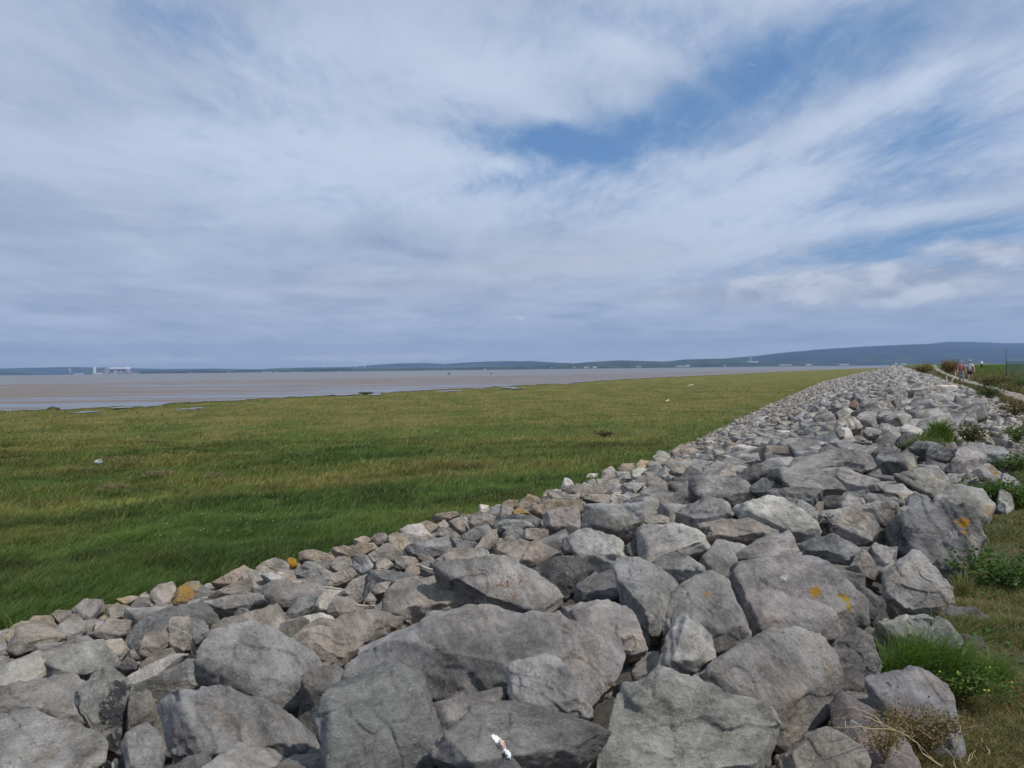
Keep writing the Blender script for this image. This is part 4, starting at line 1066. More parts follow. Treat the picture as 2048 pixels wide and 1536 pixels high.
for (tone, side, feat), L_ in groups.items():
    for k, (d_, i, n) in enumerate(sorted(L_)):
        p, r, Rm, b, tv, tn, kk_ = fill[i]
        pxr = r / np.linalg.norm(p - EYE) * F
        lv = 5 if pxr > 60 else 4 if pxr > 18 else 3
        key = 'rock_%d_%d' % (lv, b)
        me = bpy.data.meshes.get(key)
        if me is None:
            o = np_mesh(key, BASE[lv][b][0], [BASE[lv][b][1]], ROCK, smooth=False, attrs={'stain': np.zeros((len(BASE[lv][b][0]), 4))}); me = o.data
        else:
            o = bpy.data.objects.new('rock', me); COL.objects.link(o)
        o.name = 'rock'
        m4 = Matrix(Rm.tolist()).to_4x4() @ Matrix.Scale(r, 4); m4.translation = Vector(p); o.matrix_world = m4
        o.color = (*tv, 1)
        if len(L_) == 1: lab = '%s %s rock just %s %s' % (SIZEW(n), tone, side, feat)
        else: lab = '%s rock %s %s, %s' % (tone, side, feat, ORD[k])
        tag(o, lab, 'rock', GROUP)
# ------------------------------------------------------------------ grass and plants
BLADE = blade_material('grass_blades')

def blades(name, P, H, W, lean, colr, parent=None, curl=.5, wind=(0.5, 0.25), seed=1, mat=None, loc=None):
    rg = np.random.default_rng(seed); n = len(P)
    az = rg.uniform(0, 2 * math.pi, n)
    side = np.stack([np.cos(az), np.sin(az), np.zeros(n)], 1)
    la = rg.uniform(0, 2 * math.pi, n)
    d = np.stack([np.cos(la), np.sin(la), np.zeros(n)], 1) * (lean * rg.uniform(.3, 1.3, n))[:, None] + np.array([wind[0], wind[1], 0]) * (lean * rg.uniform(.4, 1.2, n))[:, None]
    h = H[:, None]; w = (W * .5)[:, None]; up = np.array([0, 0, 1.0])
    m = P + up * h * .55 + d * h * .35
    tip = P + up * h * (1 - curl * .25) + d * h * (1 + curl * .4)
    V = np.stack([P - side * w, P + side * w, m - side * w * .75, m + side * w * .75, tip], 1).reshape(-1, 3)
    k = np.arange(n)[:, None] * 5
    Q = k + np.array([[0, 1, 3, 2]]); Tn = k + np.array([[2, 3, 4]])
    C = np.concatenate([colr, np.ones((n, 1))], 1)
    C5 = np.repeat(C, 5, 0)
    return np_mesh(name, V, [Q, Tn], mat or BLADE, parent=parent, attrs={'col': C5}, loc=loc)

# salt-marsh grass: denser by the stones, thinning into the turf with distance
rg = np.random.default_rng(5)
def marsh_points(n, d0, d1, pw):
    out = []
    u = rg.uniform(-800, 1760, n * 3)
    Yd = d0 + (d1 - d0) * rg.uniform(0, 1, n * 3) ** pw
    X_ = (u - 1024) / F * Yd
    ss_, tt_ = st_of(np.stack([X_, Yd]))
    ok = tt_ > toe(ss_) - .05 - .38 * rg.uniform(0, 1, n * 3) ** 2.2
    shy = np.interp(u, [p[0] for p in SHORE_PX], [on_z(a, b, MARSH)[1] for a, b in SHORE_PX])
    ok &= Yd < shy - .3
    X_, Yd = X_[ok][:n], Yd[ok][:n]
    return X_, Yd
def marsh_colour(x, y, n):
    z = np.clip((y - 9) / 46, 0, 1)
    cx, cy = x * math.cos(.5) + y * math.sin(.5), -x * math.sin(.5) + y * math.cos(.5)
    n1 = fbm2(cx * .10, cy * .28, 4, 61); n2 = fbm2(x * .9, y * .9, 3, 62); n3 = fbm2(cx * .35, cy * .9, 4, 63)
    k = np.clip(z * .95 + n1 * 1.25 + .02, 0, 1)[:, None]
    a = np.array([.074, .124, .028]); b = np.array([.235, .205, .068])
    c = a * (1 - k) + b * k
    c = c * (1 + .55 * n2 + .62 * n3)[:, None]
    j = rg.uniform(0, 1, n)
    c = np.where((j < .10)[:, None], c * .35 + np.array([.27, .25, .085]) * .65, c)
    c = np.where((j > .90)[:, None], c * np.array([.55, .8, .6]), c)
    return np.clip(c * rg.uniform(.75, 1.25, n)[:, None], .004, 1)
PX, PY = [], []
for n, d0, d1, pw in ((250000, 5.5, 16, 1.0), (220000, 14, 34, 1.1), (110000, 30, 150, 1.6)):
    a, b = marsh_points(n, d0, d1, pw); PX.append(a); PY.append(b)
PX, PY = np.concatenate(PX), np.concatenate(PY); n = len(PX)
# clump: pull points towards tussock centres
cl = fbm2(PX * 1.4, PY * 1.4, 3, 70)
hmap = fbm2(PX * .5, PY * .5, 3, 71)
keep = (cl + rg.uniform(-.5, .6, n)) > -.25
PX, PY, cl, hmap = PX[keep], PY[keep], cl[keep], hmap[keep]; n = len(PX)
H = np.clip(.19 + .10 * cl + .12 * hmap, .07, .40) * rg.uniform(.55, 1.3, n) * np.interp(PY, [6, 30, 80, 150], [.95, .85, .7, .35])
W = np.interp(PY, [6, 14, 30, 90, 150], [.0065, .011, .026, .070, .12]) * rg.uniform(.7, 1.3, n)
P = np.stack([PX, PY, marsh_z(PX, PY) - .03], 1)
g = blades('marsh_grass', P, H, W, np.full(n, .72), marsh_colour(PX, PY, n), wind=(.75, .35), seed=3)
tag(g, 'long wind-combed grass covering the salt marsh', 'grass', kind='stuff')

# tiny white flower heads sprinkled in the near marsh
WH = plain('flower_white', (.62, .60, .52), .8)
a, b = marsh_points(420, 7, 30, 1.2)
kf = fbm2(a * .35, b * .35, 3, 81) > .18; a, b = a[kf], b[kf]
za = marsh_z(a, b) + rg.uniform(.22, .38, len(a))
mbV, mbF, nn = [], [], 0
for x, y, z in zip(a, b, za):
    V = ICO[1][0] * np.interp(y, [7, 30], [.006, .012]) * np.array([1.3, 1.3, .7]) + (x, y, z); mbV.append(V); mbF.append(ICO[1][1] + nn); nn += len(V)
fl = np_mesh('marsh_flowers', np.concatenate(mbV), [np.concatenate(mbF)], WH); tag(fl, 'tiny white flower heads dotted through the marsh grass', 'flowers', kind='stuff')

# verge by the photographer and beyond: short mixed turf, weeds behind the path
def verge_pts(n, s0, s1, off0, off1):
    s_ = rg.uniform(s0, s1, n); t_ = rock_edge(s_) - rg.uniform(off0, off1, n)
    x, y = xy_of(s_, t_)
    return x, y, sheet(s_, t_) + .10 * fbm2(x * .7, y * .7, 4, 3) * np.clip(1 - np.abs(t_) / 60, 0, 1) + .035 * fbm2(x * 5, y * 5, 3, 9) * np.clip(1 - np.abs(t_) / 60, 0, 1)
nv = 230000
vu, vv_ = rg.uniform(1660, 2110, nv), 900 + 680 * rg.uniform(0, 1, nv) ** .9
dv = np.stack([FWD[i] + CRT[i] * ((vu - 1024) / F) + CUP[i] * ((768 - vv_) / F) for i in range(3)], 1)
kz_ = -EYE[2] / dv[:, 2]; x, y = dv[:, 0] * kz_, dv[:, 1] * kz_
s_, t_ = st_of(np.stack([x, y])); inf = t_ < rock_edge(s_) + .10; x, y, s_, t_ = x[inf], y[inf], s_[inf], t_[inf]
nf_ = np.clip(1 - np.abs(t_) / 60, 0, 1)
z = sheet(s_, t_) + .10 * fbm2(x * .7, y * .7, 4, 3) * nf_ + .035 * fbm2(x * 5, y * 5, 3, 9) * nf_
m_ = fbm2(x * 1.1, y * 1.1, 4, 90); k2 = (m_ + rg.uniform(-.35, .35, len(x))) > -.12
x, y, z, m_ = x[k2], y[k2], z[k2], m_[k2]; n = len(x)
c = np.where((rg.uniform(0, 1, n) < np.clip(.56 - m_ * .8, .15, .88))[:, None], np.array([.27, .205, .095]), np.array([.075, .112, .026])) * rg.uniform(.6, 1.3, n)[:, None]
vg = blades('verge_grass', np.stack([x, y, z - .01], 1), np.clip(.05 + .09 * m_, .02, .15) * rg.uniform(.5, 1.4, n), rg.uniform(.0022, .005, n) * np.clip(y / 4, 1, 2.4), np.full(n, .9), c, seed=4)
tag(vg, 'short thin turf and dead grass on the verge beside the boulders', 'grass', kind='stuff')
# low leafy mat plants among the turf (clover-like)
x, y, z = verge_pts(15000, 1.4, 14, -.05, 2.6)
m_ = fbm2(x * 1.7 + 9, y * 1.7, 3, 95); k2 = (m_ > .14) & (y > 1.8); x, y, z, m_ = x[k2], y[k2], z[k2], m_[k2]; n = len(x)
az = rg.uniform(0, 2 * math.pi, n); sz = rg.uniform(.008, .020, n)
e1 = np.stack([np.cos(az), np.sin(az), rg.uniform(-.3, .5, n)], 1) * sz[:, None]; e2 = np.stack([-np.sin(az), np.cos(az), rg.uniform(-.3, .3, n)], 1) * sz[:, None] * .7
c0 = np.stack([x, y, z + rg.uniform(.01, .07, n)], 1)
V = np.stack([c0 - e1, c0 + e2, c0 + e1 * 1.1, c0 - e2], 1).reshape(-1, 3)
cc = np.array([.040, .095, .016]) * rg.uniform(.6, 1.5, n)[:, None]
lm = np_mesh('verge_leaves', V, [np.arange(n * 4).reshape(-1, 4)], BLADE, attrs={'col': np.repeat(np.concatenate([cc, np.ones((n, 1))], 1), 4, 0)})
tag(lm, 'small green leaves matted over the verge', 'ground cover', kind='stuff')

# strip between rocks and path and the weedy bank beyond it
def strip(n, s0, s1, side):
    s_ = s0 + (s1 - s0) * rg.uniform(0, 1, n) ** 1.6
    x0, y0 = xy_of(s_, 0)
    return s_
pl = np.array([st_of(on_z(*p, 0.0)) for p in PL]); pr = np.array([st_of(on_z(*p, 0.0)) for p in PR])
pl, pr = pl[np.argsort(pl[:, 0])], pr[np.argsort(pr[:, 0])]
def path_l(s): return np.interp(s, pl[:, 0], pl[:, 1])
def path_r(s): return np.interp(s, pr[:, 0], pr[:, 1])
parts = []
n = 9000; s_ = 14 + 150 * rg.uniform(0, 1, n) ** 1.5
t_ = path_l(s_) + np.abs(rg.normal(0, .22, n)) + .02; parts.append((s_, t_, .20, 0))
n = 16000; s_ = 20 + 200 * rg.uniform(0, 1, n) ** 1.5
t_ = path_r(s_) - .03 - np.abs(rg.normal(0, .8, n)); parts.append((s_, t_, .38, 1))
n = 26000; s_ = 22 + 260 * rg.uniform(0, 1, n) ** 1.5
t_ = path_r(s_) - .8 - rg.uniform(0, 1, n) ** 1.3 * 26; parts.append((s_, t_, .45, 2))
for s_, t_, h0, kind_ in parts:
    x, y = xy_of(s_, t_); z = sheet(s_, t_) - .02; n = len(x)
    pn = fbm2(x * .25, y * .25, 4, 120 + kind_) + rg.uniform(-.25, .25, n)
    if kind_ == 2:
        gcol = np.array([.10, .155, .030]); bcol = np.array([.17, .13, .05]); w = np.clip(.40 - (path_r(s_) - t_ - 3) / 6 + pn, 0, 1)[:, None]
    else:
        gcol = np.array([.060, .085, .020]); bcol = np.array([.19, .135, .060]); w = np.clip(.45 + pn * 1.3, 0, 1)[:, None]
    c = (gcol * (1 - w) + bcol * w) * rg.uniform(.65, 1.3, n)[:, None]
    o = blades('bank_weeds', np.stack([x, y, z], 1), h0 * rg.uniform(.5, 1.5, n) * (1 + .4 * pn), np.interp(y, [20, 60, 200], [.02, .045, .12]) * rg.uniform(.7, 1.3, n), np.full(n, .5), c, seed=130 + kind_)
    tag(o, ['rough grass strip between the rocks and the path', 'brownish weeds lining the far side of the path', 'bright green grass bank behind the path'][kind_], 'grass', kind='stuff')

def tuft(name, u, v, Y, n, h, spread, cols, label, cat, lean=.6, w=.006, lift=0.0, seed=1, wind=(.3, .1), z=None):
    rg = np.random.default_rng(seed)
    base = hit_sheet(u, v, .25 if v < 900 else .05) if Y is None else at_depth(u, v, Y)
    if z is not None: base[2] = z
    q = rg.normal(0, 1, (n, 2)) * np.array(spread) * .5
    P = np.stack([q[:, 0], q[:, 1], np.full(n, -.04)], 1)
    H = h * rg.uniform(.45, 1.15, n) * np.exp(-.35 * (q / np.array(spread) * 2).__pow__(2).sum(1))
    c = np.array(cols)[rg.integers(0, len(cols), n)] * rg.uniform(.7, 1.3, n)[:, None]
    o = blades(name, P, H, w * rg.uniform(.7, 1.3, n), np.full(n, lean), c, seed=seed + 1, wind=wind, loc=tuple(base))
    return tag(o, label, cat)

def leafy(name, u, v, Y, n, size, leaf, cols, label, cat, seed=1, stems=14, flower=None, stem_col=(.10, .11, .03)):
    """branching weed: stems (child) carrying many small leaves"""
    rg = np.random.default_rng(seed)
    base = hit_sheet(u, v, .22 if v < 900 else .03) if Y is None else at_depth(u, v, Y)
    root = empty(name, tuple(base)); tag(root, label, cat)
    sm = MB(); L0, L1 = [], []
    for k in range(stems):
        a = rg.uniform(0, 2 * math.pi); rr = rg.uniform(.2, 1) ** .6
        end = np.array([math.cos(a) * size[0] * rr, math.sin(a) * size[1] * rr, size[2] * rg.uniform(.55, 1.05) * (1.15 - .5 * rr)])
        pts = [np.array([0, 0, -.05]), end * .35 + (0, 0, size[2] * .12), end * .7 + (0, 0, size[2] * .06), end]
        sm.tube(pts, [leaf * .22, leaf * .2, leaf * .15, leaf * .08], 4)
        for _ in range(n // stems):
            f = rg.uniform(.15, 1.05); i = min(int(f * 3), 2); g_ = f * 3 - i
            L0.append(pts[i] * (1 - g_) + pts[i + 1] * g_ + rg.normal(0, 1, 3) * leaf * 1.7)
    C0 = np.array(L0); n_ = len(C0)
    d1 = rg.normal(size=(n_, 3)); d1[:, 2] = np.abs(d1[:, 2]) * .5; d1 /= np.linalg.norm(d1, axis=1, keepdims=True)
    d2 = np.cross(d1, rg.normal(size=(n_, 3))); d2 /= np.linalg.norm(d2, axis=1, keepdims=True)
    sz = leaf * rg.uniform(.6, 1.4, n_)[:, None]
    V = np.stack([C0, C0 + d1 * sz * .5 + d2 * sz * .32, C0 + d1 * sz * 1.15, C0 + d1 * sz * .5 - d2 * sz * .32], 1).reshape(-1, 3)
    c = np.array(cols)[rg.integers(0, len(cols), n_)] * rg.uniform(.65, 1.35, n_)[:, None]
    np_mesh('leaves', V, [np.arange(n_ * 4).reshape(-1, 4)], BLADE, parent=root, attrs={'col': np.repeat(np.concatenate([c, np.ones((n_, 1))], 1), 4, 0)})
    sm.build('stem', plain('stem_' + name, stem_col, .8), root)
    if flower:
        fm = MB(); 
        for k in range(flower[1]):
            p = C0[rg.integers(n_)] + (0, 0, leaf)
            fm.add(ICO[1][0] * leaf * .45 + p, ICO[1][1])
        fm.build('flower_head', plain('flower_' + name, flower[0], .7), root)
    return root

GREENS = [(.105, .185, .034), (.145, .22, .050), (.080, .14, .028)]
DRY = [(.30, .24, .13), (.20, .15, .075), (.13, .095, .045)]
tuft('grass_tuft', 1845, 1338, 3.62, 1500, .34, (.36, .16), GREENS, 'long fine green grass tuft spilling down the half-buried boulder', 'grass tuft', lean=.75, w=.004, wind=(.2, -.5), seed=31, z=.12)
tuft('grass_tuft', 1985, 1350, None, 900, .20, (.10, .10), GREENS + DRY[:1], 'green grass tuft at the picture edge on the verge', 'grass tuft', w=.004, seed=32)
tuft('grass_tuft', 2015, 1260, None, 700, .18, (.10, .10), GREENS + DRY[:2], 'mixed green and straw tuft higher up the verge', 'grass tuft', w=.004, seed=33)
tuft('grass_tuft', 1925, 1180, None, 420, .20, (.10, .10), DRY[:2] + GREENS[:1], 'straw-coloured grass under the dark-fronted lichen boulder', 'grass tuft', w=.004, seed=34)
tuft('grass_tuft', 1878, 878, None, 900, .46, (.27, .19), [(.12, .19, .03), (.17, .22, .045), (.075, .13, .02)], 'tall bright green grass tuft growing between the grey rocks', 'grass tuft', w=.018, lean=.45, seed=35)
tuft('grass_tuft', 1845, 888, None, 200, .35, (.35, .25), [(.13, .17, .05), (.18, .19, .08)], 'pale yellow-green wisps beside the tall grass tuft', 'grass tuft', w=.014, lean=.5, seed=36)
leafy('leafy_weed', 1940, 886, None, 900, (.28, .2, .34), .038, [(.045, .070, .020), (.070, .095, .025), (.11, .085, .035)], 'dark bushy weed clump with small pale flowers among the rocks', 'weed', seed=41, stems=26, flower=((.55, .53, .45), 14))
leafy('leafy_weed', 1975, 1005, None, 1200, (.30, .2, .24), .032, [(.060, .12, .020), (.085, .15, .028), (.045, .09, .016)], 'fresh green leafy weed growing against the orange-striped boulder', 'weed', seed=42, stems=26)
leafy('leafy_weed', 2038, 1010, None, 900, (.28, .2, .24), .032, [(.055, .115, .018), (.08, .14, .026)], 'green leafy weed at the picture edge beside the pale rounded boulder', 'weed', seed=43, stems=22)
leafy('leafy_weed', 2035, 945, None, 800, (.34, .2, .25), .035, [(.055, .10, .02), (.075, .125, .03)], 'leafy weed at the picture edge behind the smooth grey boulder', 'weed', seed=44, stems=20, flower=((.52, .40, .05), 5))
leafy('leafy_weed', 2035, 880, None, 500, (.35, .3, .26), .04, [(.07, .11, .025), (.095, .14, .035)], 'green weed at the picture edge highest up among the rocks', 'weed', seed=45, stems=18)
leafy('leafy_weed', 1930, 1375, 3.45, 1500, (.26, .22, .075), .013, [(.050, .115, .018), (.075, .15, .028), (.10, .17, .035)], 'low bright clover patch on the verge below the grass tuft', 'clover', seed=46, stems=40, flower=((.60, .50, .06), 12))
leafy('leafy_weed', 1990, 1160, None, 900, (.35, .3, .14), .03, [(.050, .10, .018), (.07, .12, .026)], 'low green weed patch on the verge by the lichen boulder', 'clover', seed=47, stems=24)
leafy('dry_plant', 1850, 1490, 2.95, 3600, (.22, .13, .15), .0095, [(.20, .145, .070), (.25, .185, .095), (.14, .10, .05), (.11, .11, .035)], 'withered rusty-brown plant around the foot of the grey wedge', 'dead plant', seed=48, stems=36, stem_col=(.24, .17, .09))
leafy('dry_plant', 1770, 1500, 2.75, 900, (.10, .10, .10), .009, [(.19, .135, .065), (.23, .17, .08)], 'small brown withered plant beneath the long dry stalks', 'dead plant', seed=49, stems=14, stem_col=(.24, .17, .09))
leafy('bush', 1847, 744, 120, 2200, (1.6, 1.5, 1.1), .16, [(.21, .15, .055), (.25, .18, .065), (.15, .14, .05)], 'brownish bush on the bank side of the path', 'bush', seed=51, stems=50, stem_col=(.12, .08, .04))
leafy('bush', 1899, 743, 112, 3600, (1.5, 1.3, 1.55), .15, [(.20, .135, .05), (.24, .165, .06), (.14, .13, .045)], 'reddish-brown bush behind the walkers where the path bends', 'bush', seed=52, stems=60, stem_col=(.12, .08, .04))
leafy('leafy_weed', 1980, 796, None, 700, (.7, .5, .5), .07, [(.045, .070, .022), (.07, .09, .03)], 'dark green weed on the path edge where the rocks end', 'weed', seed=53, stems=20)
leafy('leafy_weed', 2030, 828, None, 500, (.6, .4, .4), .06, [(.16, .10, .05), (.10, .10, .035)], 'reddish weed beside the path at the picture edge', 'weed', seed=54, stems=16)
for i, (u, v, sz, lab) in enumerate([(2010, 768, .7, 'brown weed clump below the metal fence'), (2040, 775, .6, 'green weed clump under the fence at the picture edge'), (1975, 768, .5, 'rusty weed clump on the bank nearest the walkers')]):
    leafy('leafy_weed', u, v, None, 700, (sz, sz, sz * .8), .09, [(.16, .115, .05), (.10, .105, .035)] if i != 1 else [(.07, .115, .03), (.09, .13, .035)], lab, 'weed', seed=60 + i, stems=20)
# brown dock clump out on the marsh
b_ = on_z(1208, 873, MARSH + .05)
leafy('dry_plant', 1208, 872, b_[1], 700, (.55, .3, .26), .045, [(.13, .095, .05), (.16, .12, .06), (.09, .10, .035)], 'dull brown weed clump alone in the marsh grass', 'weed', seed=66, stems=40, stem_col=(.09, .06, .04))

# dry stalks at the verge
STALK = plain('dry_stalk', (.42, .34, .20), .8)
def stalk(lines, Y0, label, name='dry_stalk'):
    P0 = at_depth(1648 + lines[0][0][0] / 4.571, 1200 + lines[0][0][1] / 4.571, Y0)
    root = None; rg = np.random.default_rng(len(label))
    for k, ln in enumerate(lines):
        m = MB(); pts = []
        for j, (a, b) in enumerate(ln): pts.append(at_depth(1648 + a / 4.571, 1200 + b / 4.571, Y0 + .05 * k + .02 * math.sin(j * 1.7)) - P0)
        fine = []
        for i in range(len(pts) - 1):
            for t in (0, .33, .66): fine.append(pts[i] * (1 - t) + pts[i + 1] * t + rg.normal(0, .0015, 3))
        fine.append(pts[-1])
        r = np.linspace(.0024, .0010, len(fine)) * (1 if k == 0 else .75)
        m.tube(fine, list(r), 5)
        if k == 0: root = m.build(name, STALK, smooth=True, loc=tuple(P0)); tag(root, label, 'stalk')
        else: m.build('side_stem', STALK, root, smooth=True)
stalk([[(1080, 1530), (900, 1400), (850, 1310), (740, 1230), (650, 1190), (500, 1180), (340, 1155), (220, 1166), (40, 1160)], [(650, 1190), (560, 1150), (430, 1085), (300, 1035), (230, 1040), (120, 1135)],
       [(560, 1150), (450, 1060), (340, 1005), (250, 985), (170, 980)], [(200, 1165), (190, 1090), (240, 1040)], [(850, 1310), (960, 1420), (1070, 1530)]], 2.62, 'longest branched dry stalk reaching out over the purple-brown boulder')
stalk([[(1200, 1560), (1190, 1455), (1220, 1340), (1240, 1240), (1245, 1150)], [(1190, 1455), (1060, 1290), (950, 1245), (870, 1180)], [(1220, 1340), (1205, 1200), (1225, 1080)]], 2.80, 'forked upright dry stalk in front of the grey wedge')
stalk([[(1300, 1500), (1350, 1400), (1405, 1305)], [(1320, 1470), (1390, 1370)]], 2.85, 'short straight straw-coloured stalk near the corner')
stalk([[(1500, 1420), (1515, 1350), (1528, 1290)], [(1510, 1380), (1480, 1330)]], 2.95, 'thin grey stalk with a seed head closest to the corner')
stalk([[(1440, 1380), (1448, 1250), (1455, 1120)]], 3.1, 'slender upright stalk standing apart on the verge')
# ------------------------------------------------------------------ people on the path
def skin(name, verts, edges, rad, mat, parent=None, sub=2, loc=None, root=0):
    me = bpy.data.meshes.new(name); me.from_pydata(verts, edges, [])
    o = bpy.data.objects.new(name, me); COL.objects.link(o)
    m = o.modifiers.new('skin', 'SKIN'); m.use_smooth_shade = True
    for i, r in enumerate(rad):
        me.skin_vertices[0].data[i].radius = (r, r) if np.isscalar(r) else r
        me.skin_vertices[0].data[i].use_root = (i == root)
    o.modifiers.new('sub', 'SUBSURF').levels = sub; o.modifiers['sub'].render_levels = sub
    me.materials.append(mat)
    if parent: o.parent = parent
    if loc is not None: o.location = loc
    return o

def chain(pts, rad, start=None):
    v = list(pts); e = [(i, i + 1) for i in range(len(v) - 1)]
    return v, e, list(rad)

SKIN_ = plain('skin', (.50, .30, .22), .6)
def person(u, v, vtop, label, pose, mats, seed):
    base = on_z(u, v, float(sheet(*st_of(on_z(u, v, 0.0)))) + .05)
    h = (v - vtop) / F * base[1] / 1.75
    root = empty('person', tuple(base), math.atan2(-base[0], base[1]) * .75)
    root.scale = (h, h, h)
    tag(root, label, 'person')
    st_, ar = pose
    V, E, Rr = [], [], []
    def add(p, r, to=None):
        V.append(p); Rr.append(r)
        if to is not None: E.append((to, len(V) - 1))
        return len(V) - 1
    pel = add((0, 0, .95), (.15, .105)); sp_ = add((0, .0, 1.12), (.135, .095), pel); ch = add((0, .0, 1.32), (.155, .105), sp_)
    nk = add((0, -.005, 1.49), .055, ch); jaw = add((0, -.03, 1.56), (.060, .066), nk); hd = add((0, -.02, 1.65), (.074, .09), jaw); add((0, -.01, 1.735), (.05, .06), hd)
    legs, arms = [], []
    for sd in (-1, 1):
        f = st_ * sd
        hip = add((sd * .09, 0, .90), .085, pel)
        kn = add((sd * .10, -.10 * max(f, 0) + .05 * min(f, 0) - .03, .49), .056, hip)
        an = add((sd * .10, -.20 * f + (.06 if f < 0 else 0), .085 + (.05 if f < 0 else 0)), .036, kn)
        toe_ = add((sd * .115, -.20 * f - .13 + (.06 if f < 0 else 0), .03 + (.01 if f < 0 else 0)), .035, an)
        legs.append([V[hip], V[kn], V[an], V[toe_]])
        sh = add((sd * .185, .0, 1.41), .058, ch)
        el = add((sd * (.24 + ar[0]), .05 + .05 * f, 1.14), .042, sh)
        wr = add((sd * (.25 + ar[1]), -.10 + .10 * f, .93), .027, el)
        pm = add((sd * (.25 + ar[1]), -.13 + .10 * f, .86), (.022, .036), wr)
        arms.append([V[sh], V[el], V[wr]])
        for k in range(4):
            x = -.027 + .018 * k; ln = (.062, .078, .072, .055)[k]
            p0 = V[pm]
            a1 = add((p0[0] + .012 * sd, p0[1] + x, p0[2] - .045), .0085, pm); a2 = add((p0[0] - .004 * sd, p0[1] + x, p0[2] - .045 - ln * .5), .0075, a1)
            add((p0[0] - .022 * sd, p0[1] + x, p0[2] - .045 - ln * .85), .0065, a2)
        t1 = add((V[pm][0] - .012 * sd, V[pm][1] - .045, V[pm][2] + .01), .010, pm); add((V[pm][0] - .02 * sd, V[pm][1] - .062, V[pm][2] - .035), .008, t1)
    skin('body', V, E, Rr, SKIN_, root)
    for sd in (-1, 1):
        m = MB(); m.add(ICO[2][0] * (.010, .008, .010) + (sd * .030, -.106, 1.655), ICO[2][1]); m.build('eye', mats['dark'], root, True)
        m = MB(); m.add(ICO[2][0] * (.012, .022, .032) + (sd * .078, -.01, 1.64), ICO[2][1]); m.build('ear', SKIN_, root, True)
    m = MB(); m.add(ICO[2][0] * (.014, .022, .026) + (0, -.112, 1.625), ICO[2][1]); m.build('nose', SKIN_, root, True)
    m = MB(); m.add(ICO[2][0] * (.026, .008, .007) + (0, -.100, 1.575), ICO[2][1]); m.build('mouth', plain('lips', (.42, .19, .16), .6), root, True)
    # shirt
    V, E, Rr = [], [], []
    pel = add((0, 0, .93), (.172, .128)); sp_ = add((0, 0, 1.12), (.165, .122), pel); ch = add((0, 0, 1.32), (.178, .125), sp_); add((0, 0, 1.47), .080, ch)
    for sd, a in zip((-1, 1), arms):
        s0 = add((sd * .175, 0, 1.40), .078, ch)
        e_ = np.array(a[1]); s1 = np.array(a[0]); q = s1 + (e_ - s1) * (.75 if mats['sleeve'] == 'short' else 1.0)
        s2 = add(tuple(q), .066 if mats['sleeve'] == 'short' else .056, s0)
        if mats['sleeve'] == 'long': add(tuple(e_ + (np.array(a[2]) - e_) * .93), .042, s2)
    skin('shirt', V, E, Rr, mats['shirt'], root)
    V, E, Rr = [], [], []
    pel = add((0, 0, .97), (.165, .12)); 
    for sd, l in zip((-1, 1), legs):
        a = add((sd * .09, 0, .88), .098, pel); k = np.array(l[1]); hp = np.array(l[0])
        if mats['legs'] == 'short': add(tuple(hp + (k - hp) * .82), .085, a)
        else:
            b = add(tuple(k), .075, a); add(tuple(k + (np.array(l[2]) - k) * .92), .058, b)
    skin('shorts' if mats['legs'] == 'short' else 'trousers', V, E, Rr, mats['bottom'], root)
    for l in legs:
        an, to = np.array(l[2]), np.array(l[3])
        skin('boot', [tuple(an + (0, 0, .06)), tuple(an + (0, .01, -.03)), tuple(to)], [(0, 1), (1, 2)], [.05, .052, .045], mats['dark'], root, 1)
        if mats['legs'] == 'short':
            kk = np.array(l[1]); skin('sock', [tuple(an + (0, 0, .03)), tuple(an + (kk - an) * .35)], [(0, 1)], [.044, .050], mats['sock'], root, 1)
    # hair / hat
    m = MB(); Vh = ICO[3][0] * (.088, .105, .09) + (0, .0, 1.675); Vh = Vh[:]; Vh[:, 2] = np.where((Vh[:, 1] < -.03) & (Vh[:, 2] < 1.69), np.maximum(Vh[:, 2], 1.69), Vh[:, 2])
    m.add(Vh, ICO[3][1]); m.build('hair', mats['hair'], root, True)
    if mats.get('hat'):
        m = MB(); Vb = ICO[3][0] * (.098, .112, .075) + (0, -.005, 1.72); Vb[:, 2] = np.maximum(Vb[:, 2], 1.712)
        m.add(Vb, ICO[3][1]); m.add(ICO[3][0] * (.13, .155, .010) + (0, -.02, 1.713), ICO[3][1]); m.build('hat', mats['hat'], root, True)
    # rucksack with shoulder straps
    bp = empty('rucksack', (0, 0, 0)); bp.parent = root
    m = MB(); Vp = ICO[4][0].copy(); Vp = np.sign(Vp) * np.abs(Vp) ** .55 * (.155, .10, .24) + (0, .215, 1.23); m.add(Vp, ICO[4][1]); m.build('pack_body', mats['pack'], bp, True)
    for sd in (-1, 1):
        m = MB(); m.tube([(sd * .10, .14, 1.40), (sd * .115, .03, 1.49), (sd * .12, -.10, 1.42), (sd * .115, -.145, 1.28), (sd * .13, -.10, 1.12), (sd * .16, .06, 1.05)], .022, 6); m.build('strap', mats['dark'], bp, True)
    m = MB(); m.tube([(-.17, .05, 1.02), (-.10, -.12, 1.01), (.10, -.12, 1.01), (.17, .05, 1.02)], .020, 6); m.build('hip_belt', mats['dark'], bp, True)
    return root
DARK = plain('dark_cloth', (.022, .022, .028), .8)
person(1923, 766.0, 722.0, 'person in a pink top and grey trousers carrying a dark rucksack on the path', (.9, (.03, .05)),
       dict(shirt=plain('pink_cloth', (.55, .22, .23), .8), bottom=plain('grey_cloth', (.22, .24, .27), .8), dark=DARK, hair=plain('grey_hair', (.40, .36, .32), .7), pack=plain('maroon_cloth', (.12, .03, .05), .7), sleeve='long', legs='long'), 1)
